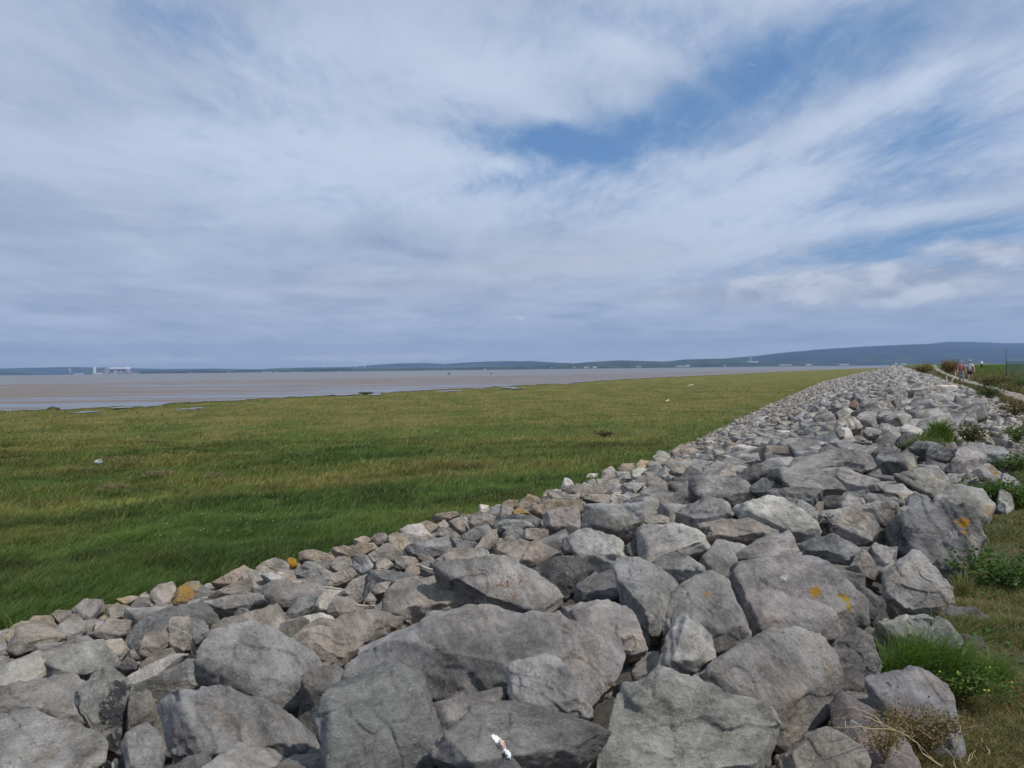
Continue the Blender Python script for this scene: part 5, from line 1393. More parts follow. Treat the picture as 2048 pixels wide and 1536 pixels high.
person(1940, 764.2, 720.8, 'person in a white shirt and dark shorts wearing a pale hat on the path', (-.75, (.05, .06)),
       dict(shirt=plain('white_cloth', (.74, .75, .80), .8), bottom=plain('navy_cloth', (.025, .022, .045), .8), dark=DARK, hair=plain('white_hair', (.5, .48, .45), .7), hat=plain('pale_hat', (.52, .50, .47), .8), pack=plain('navy_pack', (.03, .035, .07), .7), sleeve='short', legs='short', sock=DARK), 2)
# small far figure above the grass bank
fp = at_depth(1963, 731, 150)
fz = float(sheet(*st_of(fp))); fpp = (fp[0], fp[1], fz)
rt = empty('person', fpp); tag(rt, 'tiny far person in dark and white clothes beyond the grass bank', 'person')
skin('body', [(0, 0, .9), (0, 0, 1.3), (0, 0, 1.5), (0, 0, 1.62), (0, 0, 1.74), (-.1, 0, .85), (-.1, -.1, .45), (-.1, -.15, .04), (.1, 0, .85), (.1, .08, .45), (.1, .2, .04), (-.2, 0, 1.4), (-.27, 0, 1.1), (-.27, -.1, .85), (.2, 0, 1.4), (.27, 0, 1.1), (.27, -.1, .85)],
     [(0, 1), (1, 2), (2, 3), (3, 4), (0, 5), (5, 6), (6, 7), (0, 8), (8, 9), (9, 10), (1, 11), (11, 12), (12, 13), (1, 14), (14, 15), (15, 16)],
     [.15, .16, .06, .085, .06, .09, .06, .05, .09, .06, .05, .06, .045, .035, .06, .045, .035], SKIN_, rt, 1)
skin('shirt', [(0, 0, .9), (0, 0, 1.3), (0, 0, 1.46), (-.21, 0, 1.39), (-.27, 0, 1.12), (.21, 0, 1.39), (.27, 0, 1.12)], [(0, 1), (1, 2), (1, 3), (3, 4), (1, 5), (5, 6)], [.18, .185, .09, .08, .06, .08, .06], plain('far_white_cloth', (.75, .75, .76), .8), rt, 1)
skin('trousers', [(0, 0, .95), (-.1, 0, .85), (-.1, -.1, .45), (-.1, -.13, .12), (.1, 0, .85), (.1, .08, .45), (.1, .18, .12)], [(0, 1), (1, 2), (2, 3), (0, 4), (4, 5), (5, 6)], [.17, .105, .08, .065, .105, .08, .065], DARK, rt, 1)

# ------------------------------------------------------------------ fence and pole
GAL = plain('weathered_steel', (.115, .150, .145), .6, metallic=.2)
f0 = at_depth(2014, 757.5, 76); fz = float(sheet(*st_of(f0))); f0[2] = fz
fr = empty('palisade_fence', tuple(f0), R_(-4)); tag(fr, 'tall grey-green metal palisade fence at the picture edge', 'fence')
hF = 757.5 - 724.5; hF = hF / F * 76
for b in range(5):
    x0 = b * 2.75
    m = MB()
    m.box(x0 - .04, x0 + .04, -.05, .05, -.2, hF * .98); m.build('post', GAL, fr)
    m = MB(); m.box(x0 + .043, x0 + 2.707, .0, .05, hF * .16, hF * .16 + .05); m.box(x0 + .043, x0 + 2.707, .0, .05, hF * .80, hF * .80 + .05); m.build('rail', GAL, fr)
    m = MB()
    for k in range(17):
        xa = x0 + .10 + k * .155
        m.add([(xa, -.004, .06), (xa + .068, -.004, .06), (xa + .068, -.024, .06), (xa, -.024, .06), (xa, -.004, hF - .1), (xa + .068, -.004, hF - .1), (xa + .068, -.024, hF - .1), (xa, -.024, hF - .1), (xa + .034, -.014, hF)],
              [(0, 1, 5, 4), (1, 2, 6, 5), (2, 3, 7, 6), (3, 0, 4, 7), (4, 5, 8), (5, 6, 8), (6, 7, 8), (7, 4, 8), (0, 3, 2, 1)])
    m.build('pale_panel', GAL, fr)
pp = at_depth(2012.2, 757.5, 74.5); pp[2] = float(sheet(*st_of(pp)))
m = MB(); hp_ = (757.5 - 699) / F * 74.5; m.tube([(0, 0, -.2), (0, 0, hp_ * .5), (0, 0, hp_)], [.035, .03, .025], 8); m.tube([(0, 0, hp_ - .05), (0, 0, hp_ + .02)], .035, 8)
po = m.build('pole', plain('dark_pole', (.05, .06, .075), .6), smooth=True, loc=tuple(pp)); tag(po, 'slim dark pole rising at the end of the metal fence', 'pole')

# ------------------------------------------------------------------ driftwood, twigs and litter
DRIFT = plain('bleached_wood', (.56, .49, .38), .85, amt=.2, scale=20)
TWIG = plain('grey_twig', (.40, .355, .30), .85, amt=.2, scale=30)
def stick(name, pxs, depths, rads, label, mat=DRIFT, extra=(), cat='driftwood', side=0):
    pts = [at_depth(u, v, d) for (u, v), d in zip(pxs, depths)]; P0 = pts[0].copy()
    rg = np.random.default_rng(len(label)); m = MB()
    def go(pts, rads, m):
        fine, rr = [], []
        for i in range(len(pts) - 1):
            for t in np.linspace(0, 1, 5)[:-1]:
                fine.append(pts[i] * (1 - t) + pts[i + 1] * t + rg.normal(0, rads[i] * .22, 3)); rr.append((rads[i] * (1 - t) + rads[i + 1] * t) * rg.uniform(.88, 1.12))
        fine.append(pts[-1]); rr.append(rads[-1]); m.tube(fine, rr, 7)
    go([p - P0 for p in pts], rads, m)
    for px2, d2, r2 in extra: go([at_depth(u, v, d) - P0 for (u, v), d in zip(px2, d2)], r2, m)
    return tag(m.build(name, mat, smooth=True, loc=tuple(P0)), label, cat)
dY = 44
stick('driftwood', [(1893.2, 768), (1893.6, 760), (1893.2, 755), (1894, 747.5)], [dY] * 4, [.045, .042, .030, .018], 'bleached driftwood stake standing upright near the walkers', extra=[([(1893.4, 752), (1895, 749)], [dY] * 2, [.022, .01])])
stick('driftwood', [(1903, 763), (1906, 758), (1911, 753.5), (1911.6, 749), (1910.4, 743)], [dY + 1] * 5, [.04, .045, .05, .035, .018], 'crooked bleached driftwood branch leaning beside the path')
tl = at_depth(1892, 776, 36)
m = MB(); Vl = roughen(polytope(np.vstack([np.eye(3), -np.eye(3), [[.7, .7, 0], [-.7, .7, 0], [.7, 0, .7], [-.7, 0, .6]]]), np.array([1, 1, 1, 1, 1, 1, 1.1, 1.1, 1.15, 1.2]), 3) * (.42, .24, .13), ICO[3][1], .6, 9, 1, 3)
o = np_mesh('driftwood', Vl, [ICO[3][1]], plain('pale_wood', (.60, .50, .42), .85, amt=.25, scale=6), loc=tuple(tl)); tag(o, 'pale weathered timber lump lying below the driftwood stakes', 'driftwood')
def yd(u, v): return hit_sheet(u, v, .10)[1]
def twig(pxs, label, r=.008, extra=()):
    d = yd(*pxs[len(pxs) // 2]) * .955
    stick('twig', pxs, [d] * len(pxs), list(np.linspace(r, r * .5, len(pxs))), label, TWIG, [(e, [d * .998] * len(e), [r * .5, r * .3][:len(e)] if len(e) == 2 else list(np.linspace(r * .5, r * .3, len(e)))) for e in extra], 'twig')
twig([(583, 1164), (600, 1163), (618, 1169), (648, 1174), (688, 1180)], 'long forked white twig lying across the mauve slab', .010, [[(636, 1171), (642, 1165)], [(604, 1164), (612, 1161)]])
twig([(652, 1175), (672, 1177), (690, 1180.5)], 'short bright white stick at the end of the forked twig', .011)
twig([(833, 1129), (845, 1134), (862, 1139), (880, 1145)], 'grey driftwood twig between the stones above the pinkish boulder', .012, [[(845, 1134), (838, 1127)]])
twig([(712, 1210), (730, 1212), (751, 1211)], 'thin pale twig before the small stones under the brownish boulder', .008, [[(738, 1211), (744, 1205)]])

# bird dropping with a pinkish middle on its boulder, and a white object on the marsh
def drape(pxs, label, col, name, cat, lift=.006, mid=None):
    """a thin irregular crust that follows the rock surface under it"""
    bpy.context.view_layer.update(); dg_ = bpy.context.evaluated_depsgraph_get()
    px = np.array(pxs, float); c = px.mean(0); lo, hi = px.min(0), px.max(0)
    G = 26; us = np.linspace(lo[0] - 1, hi[0] + 1, G); vs = np.linspace(lo[1] - 1, hi[1] + 1, G * 2)
    idx, V = {}, []
    for j, v in enumerate(vs):
        for i, u in enumerate(us):
            if not point_in((u, v), px): continue
            d = Vector(ray(u, v)).normalized(); ok, loc, nr_, fi, ob, mt = scene.ray_cast(dg_, Vector(EYE), d)
            if ok: idx[(i, j)] = len(V); V.append(np.array(loc) + np.array(nr_) * lift * (.7 + .5 * math.sin(i * 1.3 + j)))
    Fq = [(idx[(i, j)], idx[(i + 1, j)], idx[(i + 1, j + 1)], idx[(i, j + 1)]) for (i, j) in idx if (i + 1, j) in idx and (i, j + 1) in idx and (i + 1, j + 1) in idx]
    V = np.array(V); P0 = V.mean(0)
    o = np_mesh(name, V - P0, [Fq], None, loc=tuple(P0))
    s = o.modifiers.new('thick', 'SOLIDIFY'); s.thickness = lift * .9; s.offset = -1
    o.data.materials.append(col)
    return tag(o, label, cat)
def dropping_mat():
    t = NT('dropping'); P = t.pos(); n = t.noise(P, 60, 4, .6)
    c = t.mix(t.ramp(n, .35, .6), (.66, .66, .66), (.80, .80, .80))
    return t.done(t.bsdf(c, .7))
DR = dropping_mat(); PINK = plain('dropping_pink', (.46, .33, .29), .7, amt=.5, scale=120)
drape([(979, 1471), (984, 1468), (993, 1471), (1003, 1478), (1009, 1487), (1014, 1500), (1022, 1513), (1021, 1519), (1014, 1520), (1011, 1511), (1000, 1497), (988, 1484)], 'white bird dropping with a pinkish middle streaked over the long boulder', DR, 'bird_dropping', 'bird dropping')
bd = bpy.data.objects['bird_dropping']
p2 = drape([(999, 1486), (1003, 1486), (1006, 1491), (1006, 1496), (1002, 1494)], None, PINK, 'pink_centre', None, lift=.0072)
p2.parent = bd; p2.location = np.array(p2.location) - np.array(bd.location)
for k in ('label', 'category'):
    if k in p2: del p2[k]
lt = on_z(197, 923.5, MARSH + .18)
m = MB(); Vq = roughen(ICO[3][0] * (.13, .08, .065), ICO[3][1], .25, 5, 3.5, 3); m.add(Vq, ICO[3][1])
tag(m.build('litter', plain('white_litter', (.80, .80, .80), .6), smooth=True, loc=tuple(lt)), 'small white lump lying alone on the marsh grass', 'litter')
rgd = np.random.default_rng(8)
def log_at(u, v, ln, r, label, ang, col=DRIFT):
    p = on_z(u, v, MARSH + .22); a = np.array([math.cos(ang), math.sin(ang), 0])
    m = MB(); m.tube([p * 0 + a * k * ln + (0, 0, .05 * math.sin(k * 5)) for k in np.linspace(-.5, .5, 7)], list(r * np.array([.5, .9, 1, 1, .95, .8, .5])), 8)
    m.tube([a * ln * .2, a * ln * .3 + (.0, .1, r * 2.4)], [r * .5, r * .25], 6)
    tag(m.build('driftwood_log', col, smooth=True, loc=tuple(p)), label, 'log')
log_at(1381, 770.5, 1.0, .10, 'pale driftwood log stranded far out on the marsh', .1)
log_at(1335, 801.5, .5, .06, 'short whitish stick stranded in the marsh nearer the stones', .6)
# tide wrack caught in the marsh: loose dead reed
WR = plain('wrack_reed', (.20, .155, .09), .9, amt=.4, scale=14)
def wrack(u0, u1, v, n, label):
    Ps, seedn = [], int(u0)
    us = rgd.uniform(u0, u1, n); vs = v + rgd.normal(0, 2.2, n)
    P = np.array([on_z(a, b, MARSH + .12) for a, b in zip(us, vs)]); P[:, 2] += rgd.uniform(.06, .16, n)
    c = np.array([.17, .13, .07]) * rgd.uniform(.45, 1.6, n)[:, None]
    o = blades('wrack', P, rgd.uniform(.02, .08, n), rgd.uniform(.015, .04, n), np.full(n, 3.2), c, seed=seedn, wind=(0, 0)); return tag(o, label, 'tide wrack', kind='stuff')
wrack(195, 285, 926, 420, 'brown tide wrack stranded beside the white lump on the marsh')
wrack(290, 345, 955, 200, 'thin streak of brown wrack in the marsh grass')
wrack(200, 260, 984, 220, 'patch of tangled brown wrack nearer on the marsh')
wrack(405, 445, 960, 120, 'small grey patch of wrack in the middle of the marsh')
# dark lumps of eroded turf at the marsh edge
def turf_lump(u, v, w_, h_, label):
    p = on_z(u, v, MUD + .25); V = roughen(ICO[4][0] * (w_, w_ * .5, h_), ICO[4][1], w_ * 2, int(u), 1.6, 4)
    tag(np_mesh('turf_lump', V, [ICO[4][1]], plain('eroded_turf', (.045, .042, .022), .95, amt=.4, scale=3), loc=tuple(p)), label, 'turf lump')
turf_lump(727, 786.5, .8, .22, 'dark turf lump stranded in the mouth of the tidal inlet')
turf_lump(739, 785.6, .6, .18, 'smaller dark turf lump beside the one in the inlet mouth')
turf_lump(108, 817.5, .6, .20, 'dark turf lump at the marsh lip below the power station')
turf_lump(1032, 774.5, 1.4, .3, 'long brown turf lump on the far marsh edge')
# stakes standing in the shallow water
for u, v, vt, lab in ((896.5, 749.5, 744.6, 'dark stake in the shallows, left one of a close pair'), (899.8, 749.5, 745.2, 'dark stake in the shallows, right one of a close pair'), (982, 748.8, 744.6, 'single dark stake standing apart in the shallow water')):
    p = on_z(u, v, MUD); m = MB(); h_ = (v - vt) / F * p[1]; m.tube([(0, 0, -.3), (0, 0, h_ * .6), (.05, 0, h_)], [.30, .26, .16], 7)
    tag(m.build('stake', plain('wet_timber', (.05, .045, .045), .8), smooth=True, loc=tuple(p)), lab, 'stake')

# ------------------------------------------------------------------ across the bay
MPP = 7000 / F
def far_box(m, u0, u1, v0, v1, Y, dep):
    a = at_depth(u0, v1, Y); b = at_depth(u1, v0, Y); m.box(0, b[0] - a[0], 0, dep, 0, b[2] - a[2]); return a
def far_thing(name, label, u0, v_base, Y):
    p = at_depth(u0, v_base, Y); r = empty(name, tuple(p)); return tag(r, label, 'power station'), p
def fpart(root, org, name, u0, u1, v0, v1, Y, dep, mat, dy=0):
    a = at_depth(u0, v1, Y) - org; b = at_depth(u1, v0, Y) - org
    m = MB(); m.box(a[0], b[0], a[1] + dy, a[1] + dy + dep, a[2], b[2]); return m.build(name, mat, root)
CONC, CONC2, WHT, GLZ = plain('pale_concrete', (.42, .42, .42), .8, scale=.05), plain('grey_cladding', (.33, .345, .36), .8, scale=.05), plain('white_cladding', (.86, .86, .85), .6, scale=.05), plain('dark_glazing', (.05, .06, .08), .3, scale=.05)
Yp = 7000
r, o_ = far_thing('power_station', 'blocky grey power station tower with a bright end across the bay', 186.5, 748.8, Yp)
fpart(r, o_, 'bright_end', 186.8, 191.8, 733.8, 748.6, Yp, 70, WHT)
fpart(r, o_, 'recess', 191.8, 195.0, 734.8, 748.6, Yp, 66, GLZ, 4)
fpart(r, o_, 'main_hall', 195.0, 210.4, 734.2, 748.6, Yp, 70, CONC2)
for k in range(4): fpart(r, o_, 'glazed_strip', 197 + k * 3.4, 198.3 + k * 3.4, 736, 747, Yp - 2, 1.5, GLZ)
fpart(r, o_, 'side_wing', 210.4, 213.2, 735.6, 748.6, Yp, 60, CONC2, 6)
fpart(r, o_, 'annex', 193, 203, 745.6, 748.7, Yp - 45, 40, WHT)
fpart(r, o_, 'annex', 204, 212.6, 744.8, 748.7, Yp - 40, 36, CONC)
r, o_ = far_thing('power_station', 'wide grey power station hall with a white roof storey across the bay', 218.5, 748.8, Yp)
fpart(r, o_, 'main_hall', 219.4, 250.6, 738.3, 748.6, Yp, 80, CONC2)
fpart(r, o_, 'roof_storey', 219.8, 251.2, 734.0, 738.3, Yp - 6, 90, WHT)
for a, b, c, d, mt in ((221, 226, 740, 744, GLZ), (227.5, 233, 741, 747, CONC), (234, 240, 739.6, 742, GLZ), (239, 246, 743, 747.4, CONC), (246, 250, 739.4, 743.5, GLZ)):
    fpart(r, o_, 'glazed_strip' if mt is GLZ else 'wall_panel', a, b, c, d, Yp - 2, 1.5, mt)
fpart(r, o_, 'side_wing', 250.6, 254.6, 739.0, 748.6, Yp, 60, CONC2, 6)
fpart(r, o_, 'annex', 254.6, 263, 744.8, 748.4, Yp, 50, CONC2)
fpart(r, o_, 'annex', 219, 230, 746.2, 748.8, Yp - 50, 40, CONC)
# houses and sheds on the far shore
def shed(u, v, w, h, Y, label, gable=True, mat=WHT, cat='building'):
    p = at_depth(u, v, Y); k = Y / F; w_, h_ = w * k * .8, h * k * .6; d = w_ * .7
    m = MB()
    if gable:
        m.add([(0, 0, -8), (w_, 0, -8), (w_, d, -8), (0, d, -8), (0, 0, h_ * .65), (w_, 0, h_ * .65), (w_, d, h_ * .65), (0, d, h_ * .65), (0, d / 2, h_), (w_, d / 2, h_)],
              [(0, 1, 5, 4), (1, 2, 6, 9, 5), (2, 3, 7, 6), (3, 0, 4, 8, 7), (4, 5, 9, 8), (6, 7, 8, 9), (0, 3, 2, 1)])
    else:
        m.box(0, w_, 0, d, -8, h_); m.box(w_ * .1, w_ * .3, d * .3, d * .5, h_, h_ * 1.25)
    tag(m.build('far_building', mat, loc=tuple(p)), label, cat)
FARW = [plain('far_render', (.40, .39, .38), .8, scale=.05), plain('far_roughcast', (.32, .31, .29), .8, scale=.05), plain('far_whitewash', (.48, .48, .47), .8, scale=.05)]
def hash_i(u): return int(u * 7.3) ^ 5
for (u, v, w, h, Y, lab) in [
    (147, 748.0, 18, 2.6, 6850, 'long low white shed between the white turbine and the power station'),
    (263, 746.6, 15, 1.6, 6900, 'low flat pale building just beyond the wide power station hall'),
    (378, 745.8, 4, 1.8, 6700, 'tiny white building on the dark headland nearest the power station'),
    (456, 745.0, 5, 1.5, 6700, 'pale speck of a building on the middle of the dark headland'),
    (524, 744.2, 20, 1.7, 6650, 'long pale row of buildings at the water on the dark headland'),
    (551, 744.2, 4, 2.0, 6650, 'white building at the end of the long pale row'),
    (585, 743.8, 17, 1.4, 6650, 'second long pale row of buildings further along the headland'),
    (676, 742.6, 4, 1.8, 6600, 'lone white building below the headland hump'),
    (968, 738.8, 4, 2.6, 6250, 'lone white house on the far shore below the faint mountains'),
    (1102, 735.2, 4, 2.0, 6200, 'small white house among the fields of the far shore'),
    (1147, 735.0, 4, 3.0, 6200, 'white house nearest the stakes end of the bright row'),
    (1168, 734.8, 12, 2.2, 6200, 'widest white building of the bright row on the far shore'),
    (1186, 734.6, 9, 2.6, 6200, 'white building last in the bright row on the far shore'),
    (1273, 733.0, 12, 2.0, 6200, 'long pale building under the wooded shore hill'),
    (1353, 732.2, 20, 2.0, 6200, 'low pale terrace along the water below the wooded hill'),
    (1371, 731.2, 10, 2.6, 6230, 'white block rising behind the low pale terrace'),
    (1448, 732.4, 5, 2.2, 6150, 'bright white boat-like building at the waterline'),
    (1496, 723.5, 26, 2.2, 6600, 'white village terrace on the slope below the tall masts'),
    (1560, 729.5, 30, 1.5, 6150, 'long thin pale row of houses at the foot of the long moor'),
    (1612, 729.0, 14, 1.6, 6150, 'short pale row of houses at the foot of the long moor'),
    (1680, 728.6, 22, 1.5, 6150, 'pale house row where the shore meets the rock ridge'),
    (1790, 727.4, 6, 2.4, 6100, 'white house above the ridge of the rock bank'),
    (1803, 727.6, 12, 1.8, 6100, 'wide white barn beside the house above the rock ridge')]:
    shed(u, v, w, h, Y, lab, gable=(w < 15), mat=FARW[hash_i(u) % 3])
for u, vt, lab in ((1499.5, 712.5, 'tall thin mast above the white village, taller one'), (1503, 715, 'thin mast above the white village, shorter one')):
    p = at_depth(u, 725, 6600); h_ = (725 - vt) / F * 6600; m = MB(); m.tube([(0, 0, -5), (0, 0, h_ * .6), (0, 0, h_)], [2.2, 1.6, .9], 6); m.tube([(-4, 0, h_ * .8), (4, 0, h_ * .8)], .8, 5)
    tag(m.build('mast', WHT, smooth=True, loc=tuple(p)), lab, 'mast')
def turbine(u, vb, vt, Y, label, rot):
    p = at_depth(u, vb, Y); k = Y / F; h_ = (vb - vt) * k; r = empty('wind_turbine', tuple(p)); tag(r, label, 'wind turbine')
    m = MB(); m.tube([(0, 0, -8), (0, 0, h_ * .5), (0, 0, h_)], [2.6, 2.0, 1.5], 8); m.build('tower', WHT, r, True)
    m = MB(); m.box(-1.8, 1.8, -4, 5, h_ - 1.2, h_ + 2.2); m.build('nacelle', WHT, r)
    for b in range(3):
        a = rot + b * 2 * math.pi / 3; d = np.array([math.sin(a), 0, math.cos(a)]); L_ = h_ * .55
        m = MB(); o0 = np.array([0, -5.0, h_ + .5]); m.tube([o0, o0 + d * L_ * .3, o0 + d * L_], [1.0, 1.5, .5], 6); m.build('blade', WHT, r, True)
turbine(140, 748.6, 738.0, 6950, 'bright white wind turbine standing beside the power station', .25)
turbine(646.5, 741, 735.0, 7600, 'faint wind turbine, first over the dark headland from the power station', .9)
turbine(710.5, 741, 731.5, 7600, 'taller wind turbine over the dark headland by its hump', .1)
turbine(729.5, 741, 732.0, 7900, 'wind turbine close beside the taller one', .6)
HAZE = 6e-5
# ------------------------------------------------------------------ sky, sun, air
w = bpy.data.worlds.new('World'); scene.world = w; w.use_nodes = True
nt = w.node_tree; nt.nodes.clear()
class WT(NT):
    def __init__(s): s.t = nt
t = WT()
SUN_EL, SUN_AZ = R_(52), R_(122)      # azimuth measured clockwise from +Y (the view direction)
sky = t.n('ShaderNodeTexSky', sky_type='NISHITA', sun_disc=False); sky.sun_elevation = SUN_EL; sky.sun_rotation = SUN_AZ
sky.air_density = 1.1; sky.dust_density = .9; sky.ozone_density = 1.6
D = t.n('ShaderNodeTexCoord').outputs['Generated']
x = t.n('ShaderNodeSeparateXYZ'); t.l(D, x.inputs[0]); dx, dy, dz = x.outputs
zc = t.math('MAXIMUM', dz, 0.0)
inv = t.math('DIVIDE', 1.0, t.math('ADD', zc, .07))
pl_ = t.n('ShaderNodeCombineXYZ'); t.l(t.math('MULTIPLY', dx, inv), pl_.inputs[0]); t.l(t.math('MULTIPLY', dy, inv), pl_.inputs[1])
PLN = pl_.outputs[0]
yy = t.math('MAXIMUM', dy, .05)
gu = t.math('DIVIDE', dx, yy); gv = t.math('DIVIDE', dz, yy)
def blob(u, v, ru, rv, deg):
    """soft patch of sky round one compass direction; sizes in thousandths of view"""
    cu, cv = (u - 1024) / F, (740 - v) / F
    a = t.math('SUBTRACT', gu, cu); b = t.math('SUBTRACT', gv, cv); c, s_ = math.cos(R_(deg)), math.sin(R_(deg))
    p = t.math('MULTIPLY', t.math('ADD', t.math('MULTIPLY', a, c), t.math('MULTIPLY', b, s_)), F / ru)
    q_ = t.math('MULTIPLY', t.math('SUBTRACT', t.math('MULTIPLY', b, c), t.math('MULTIPLY', a, s_)), F / rv)
    r = t.math('ADD', t.math('MULTIPLY', p, p), t.math('MULTIPLY', q_, q_))
    return t.math('POWER', 2.718, t.math('MULTIPLY', r, -1.0))
def total(lst):
    acc = None
    for k, b in lst:
        m = t.math('MULTIPLY', b, k); acc = m if acc is None else t.math('ADD', acc, m)
    return acc
# streaks of high cloud drawn out along one wind direction, as seen from below
wv = t.noise(t.mapping(PLN, (.8, .8, 1), (0, 0, 0), (9, 4, 0)), 1.0, 4, .5, 0, True)
PW = t.vmath('ADD', PLN, t.vmath('SCALE', t.vmath('SUBTRACT', wv, (.5, .5, .5)), .55))
st1 = t.mapping(PW, (1.5, .85, 1), (0, 0, R_(24)), (3.1, .4, 0)); st2 = t.mapping(PW, (3.4, 1.5, 1), (0, 0, R_(62)), (7.7, 2.3, 0))
n1 = t.noise(st1, 1.0, 10, .60, .3); n2 = t.noise(st2, 1.6, 10, .66, .2); n3 = t.noise(t.mapping(PW, (1, 1, 1), (0, 0, 0), (5, 1, 0)), .9, 9, .60, .3)
fine = t.noise(t.mapping(PW, (8.5, 3.2, 1), (0, 0, R_(52)), (1.7, 4.1, 0)), 1.9, 9, .68, .2)
hole = total([(.30, blob(1700, 230, 520, 230, 14)), (.22, blob(1050, 310, 320, 90, 0)), (.56, blob(1140, 295, 200, 50, 2)), (.30, blob(1010, 370, 110, 26, 8)), (.44, blob(1430, 200, 260, 62, 22)), (.26, blob(1640, 110, 280, 70, 18)), (.40, blob(1880, 300, 260, 60, 10)),
              (.62, blob(1880, 495, 330, 42, 7)), (.34, blob(430, 60, 230, 60, -22)), (.30, blob(1300, 60, 200, 70, 0)), (.25, blob(1850, 390, 300, 30, 8)), (.55, blob(1980, 545, 120, 22, 0))])
veil = total([(.34, blob(1130, 235, 200, 26, -22)), (.26, blob(1270, 115, 120, 28, -20)), (.30, blob(930, 325, 190, 34, -4)), (.32, blob(1560, 385, 420, 36, 14)), (.26, blob(1800, 190, 320, 26, 20)), (.22, blob(1600, 285, 260, 22, 18)), (.30, blob(1850, 445, 330, 18, 8))])
cov = t.math('ADD', t.math('MULTIPLY', t.math('SUBTRACT', n1, .5), .95), t.math('MULTIPLY', t.math('SUBTRACT', n2, .5), .75))
cov = t.math('ADD', cov, t.math('MULTIPLY', t.math('SUBTRACT', fine, .5), .55))
cov = t.math('ADD', t.math('SUBTRACT', t.math('ADD', cov, .74), hole), veil)
cov = t.ramp(cov, -.14, .80)
cov = t.math('MAXIMUM', cov, t.ramp(dz, .0, .10, .94, 0.0))
lum = t.math('ADD', t.math('MULTIPLY', t.math('SUBTRACT', n3, .5), .85), t.math('MULTIPLY', t.math('SUBTRACT', n1, .5), .8))
bright = total([(.34, blob(1500, 400, 420, 110, 8)), (.24, blob(850, 330, 420, 90, 0)), (.24, blob(350, 330, 520, 90, 0)), (.30, blob(1900, 165, 260, 70, 15)), (.20, blob(640, 130, 360, 100, 0)), (.26, veil)])
dark = total([(.14, blob(120, 430, 420, 110, 0)), (.10, blob(300, 600, 700, 45, 0)), (.14, blob(1480, 655, 620, 40, 2)), (.05, blob(820, 655, 700, 50, 0)), (.18, blob(700, 480, 260, 30, 0)), (.20, blob(1950, 640, 300, 40, 0))])
lum = t.math('SUBTRACT', t.math('ADD', t.math('ADD', lum, .54), bright), dark)
lum = t.math('ADD', lum, t.ramp(dz, .0, .16, .16, 0.0))
lum = t.ramp(lum, .0, 1.0)
K = 10.0
def col(r, g, b):     # sRGB 0-255 seen in the picture -> background value at strength 0.1
    f = lambda c: ((c / 255 + .055) / 1.055) ** 2.4 if c > 10 else c / 3294
    return (f(r) * K, f(g) * K, f(b) * K)
cloud = t.mix(lum, col(146, 162, 188), col(198, 212, 233))
warm = total([(.5, blob(900, 560, 500, 50, 4)), (.4, blob(1250, 520, 300, 40, 4))])
cloud = t.mix(t.math('MULTIPLY', warm, .5), cloud, col(186, 189, 200))
c = t.mix(cov, t.mix(.55, t.mix(1.0, sky.outputs[0], (.62, .72, .86), 'MULTIPLY'), col(104, 152, 207)), cloud)
# heaped cloud tops low over the far land
cum_n = t.noise(t.mapping(D, (9, 9, 22)), 1.6, 7, .58, .2)
def band(v, rv, u, ru): return blob(u, v, ru, rv, .0)
heap = total([(1.0, blob(1880, 565, 300, 44, 0)), (.45, blob(1700, 610, 420, 34, 0)), (.8, blob(2000, 510, 130, 24, 0)), (.75, blob(1560, 585, 190, 26, 0)), (.5, blob(1320, 600, 160, 22, 0))])
hk = t.ramp(t.math('ADD', t.math('MULTIPLY', heap, .78), t.math('MULTIPLY', t.math('SUBTRACT', cum_n, .5), 1.5)), .22, .86)
c = t.mix(t.math('MULTIPLY', hk, .88), c, t.mix(t.ramp(cum_n, .38, .68), col(154, 166, 186), col(208, 215, 227)))
sn_ = t.noise(t.mapping(D, (34, 34, 95)), 1.5, 8, .66, .2)
strip = total([(1.35, blob(290, 712, 190, 9, -.6)), (1.2, blob(70, 723, 100, 8, 0)), (1.25, blob(700, 715, 150, 8, -.6)), (1.2, blob(840, 712, 100, 8, -.6)), (.5, blob(1010, 640, 200, 7, 0))])
sk = t.ramp(t.math('ADD', strip, t.math('MULTIPLY', t.math('SUBTRACT', sn_, .5), 3.2)), .50, 1.15)
blue_low = total([(.8, blob(250, 730, 420, 9, -.6)), (.7, blob(800, 727, 300, 8, -.6)), (.35, blob(1300, 700, 300, 10, 0))])
c = t.mix(t.math('MULTIPLY', blue_low, .6), c, col(140, 166, 198))
c = t.mix(t.math('MULTIPLY', sk, .95), c, col(214, 221, 231))
base_n = t.noise(t.mapping(D, (5, 5, 45)), 1.2, 6, .55, .2)
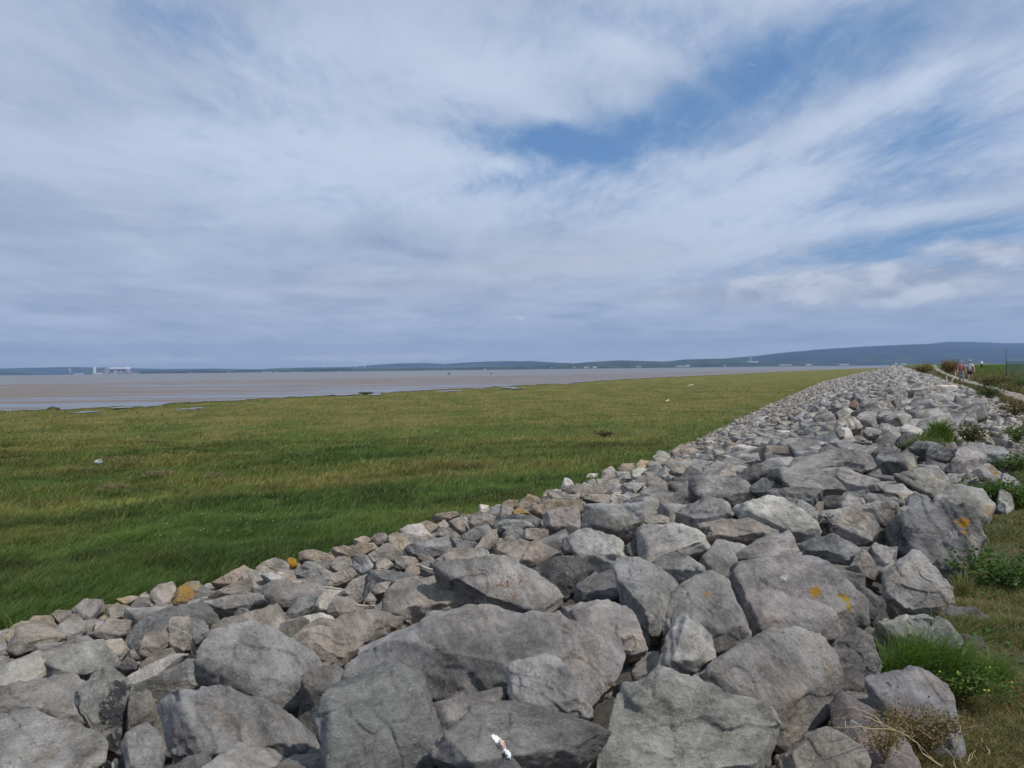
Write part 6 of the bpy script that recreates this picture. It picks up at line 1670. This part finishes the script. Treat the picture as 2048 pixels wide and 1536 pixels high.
under = total([(.9, blob(1500, 688, 420, 12, .6)), (.7, blob(1950, 668, 300, 12, 0)), (.4, blob(900, 690, 300, 9, 0))])
c = t.mix(t.ramp(t.math('ADD', under, t.math('MULTIPLY', t.math('SUBTRACT', base_n, .5), .9)), .35, 1.0, 0, .5), c, col(140, 154, 178))
c = t.mix(t.ramp(dz, .0, .075, .55, 0.0), c, col(186, 197, 211))
bg = t.n('ShaderNodeBackground'); t.l(c, bg.inputs[0]); bg.inputs[1].default_value = .1
out = t.n('ShaderNodeOutputWorld'); t.l(bg.outputs[0], out.inputs[0])

sd = bpy.data.lights.new('sun', 'SUN'); sd.energy = 3.5; sd.angle = R_(1.5); sd.color = (1.0, .95, .87)
so = bpy.data.objects.new('sun', sd); COL.objects.link(so)
dirv = Vector((math.sin(SUN_AZ) * math.cos(SUN_EL), math.cos(SUN_AZ) * math.cos(SUN_EL), math.sin(SUN_EL)))
so.rotation_euler = (-dirv).to_track_quat('-Z', 'Y').to_euler()

# air: thin even haze over the bay
hz = MB(); hz.box(-17500, 17500, -9000, 16800, SEA - 30, 560)
hm = bpy.data.materials.new('haze'); hm.use_nodes = True; hm.node_tree.nodes.clear()
ho = hm.node_tree.nodes.new('ShaderNodeOutputMaterial'); hv = hm.node_tree.nodes.new('ShaderNodeVolumePrincipled')
hv.inputs['Color'].default_value = (.41, .62, 1.0, 1); hv.inputs['Density'].default_value = HAZE; hv.inputs['Anisotropy'].default_value = .2
hm.node_tree.links.new(hv.outputs[0], ho.inputs['Volume'])
if HAZE > 0: tag(hz.build('haze', hm), 'thin blue summer haze over the whole bay', 'haze', kind='stuff')

scene.view_settings.view_transform = 'Standard'; scene.view_settings.look = 'None'
scene.view_settings.exposure = 0.0; scene.view_settings.gamma = 1.0
scene.render.engine = 'CYCLES'
scene.cycles.use_denoising = True
scene.cycles.max_bounces = 6; scene.cycles.diffuse_bounces = 3; scene.cycles.glossy_bounces = 2; scene.cycles.transmission_bounces = 3; scene.cycles.volume_bounces = 0
scene.cycles.transparent_max_bounces = 6
scene.render.film_transparent = False
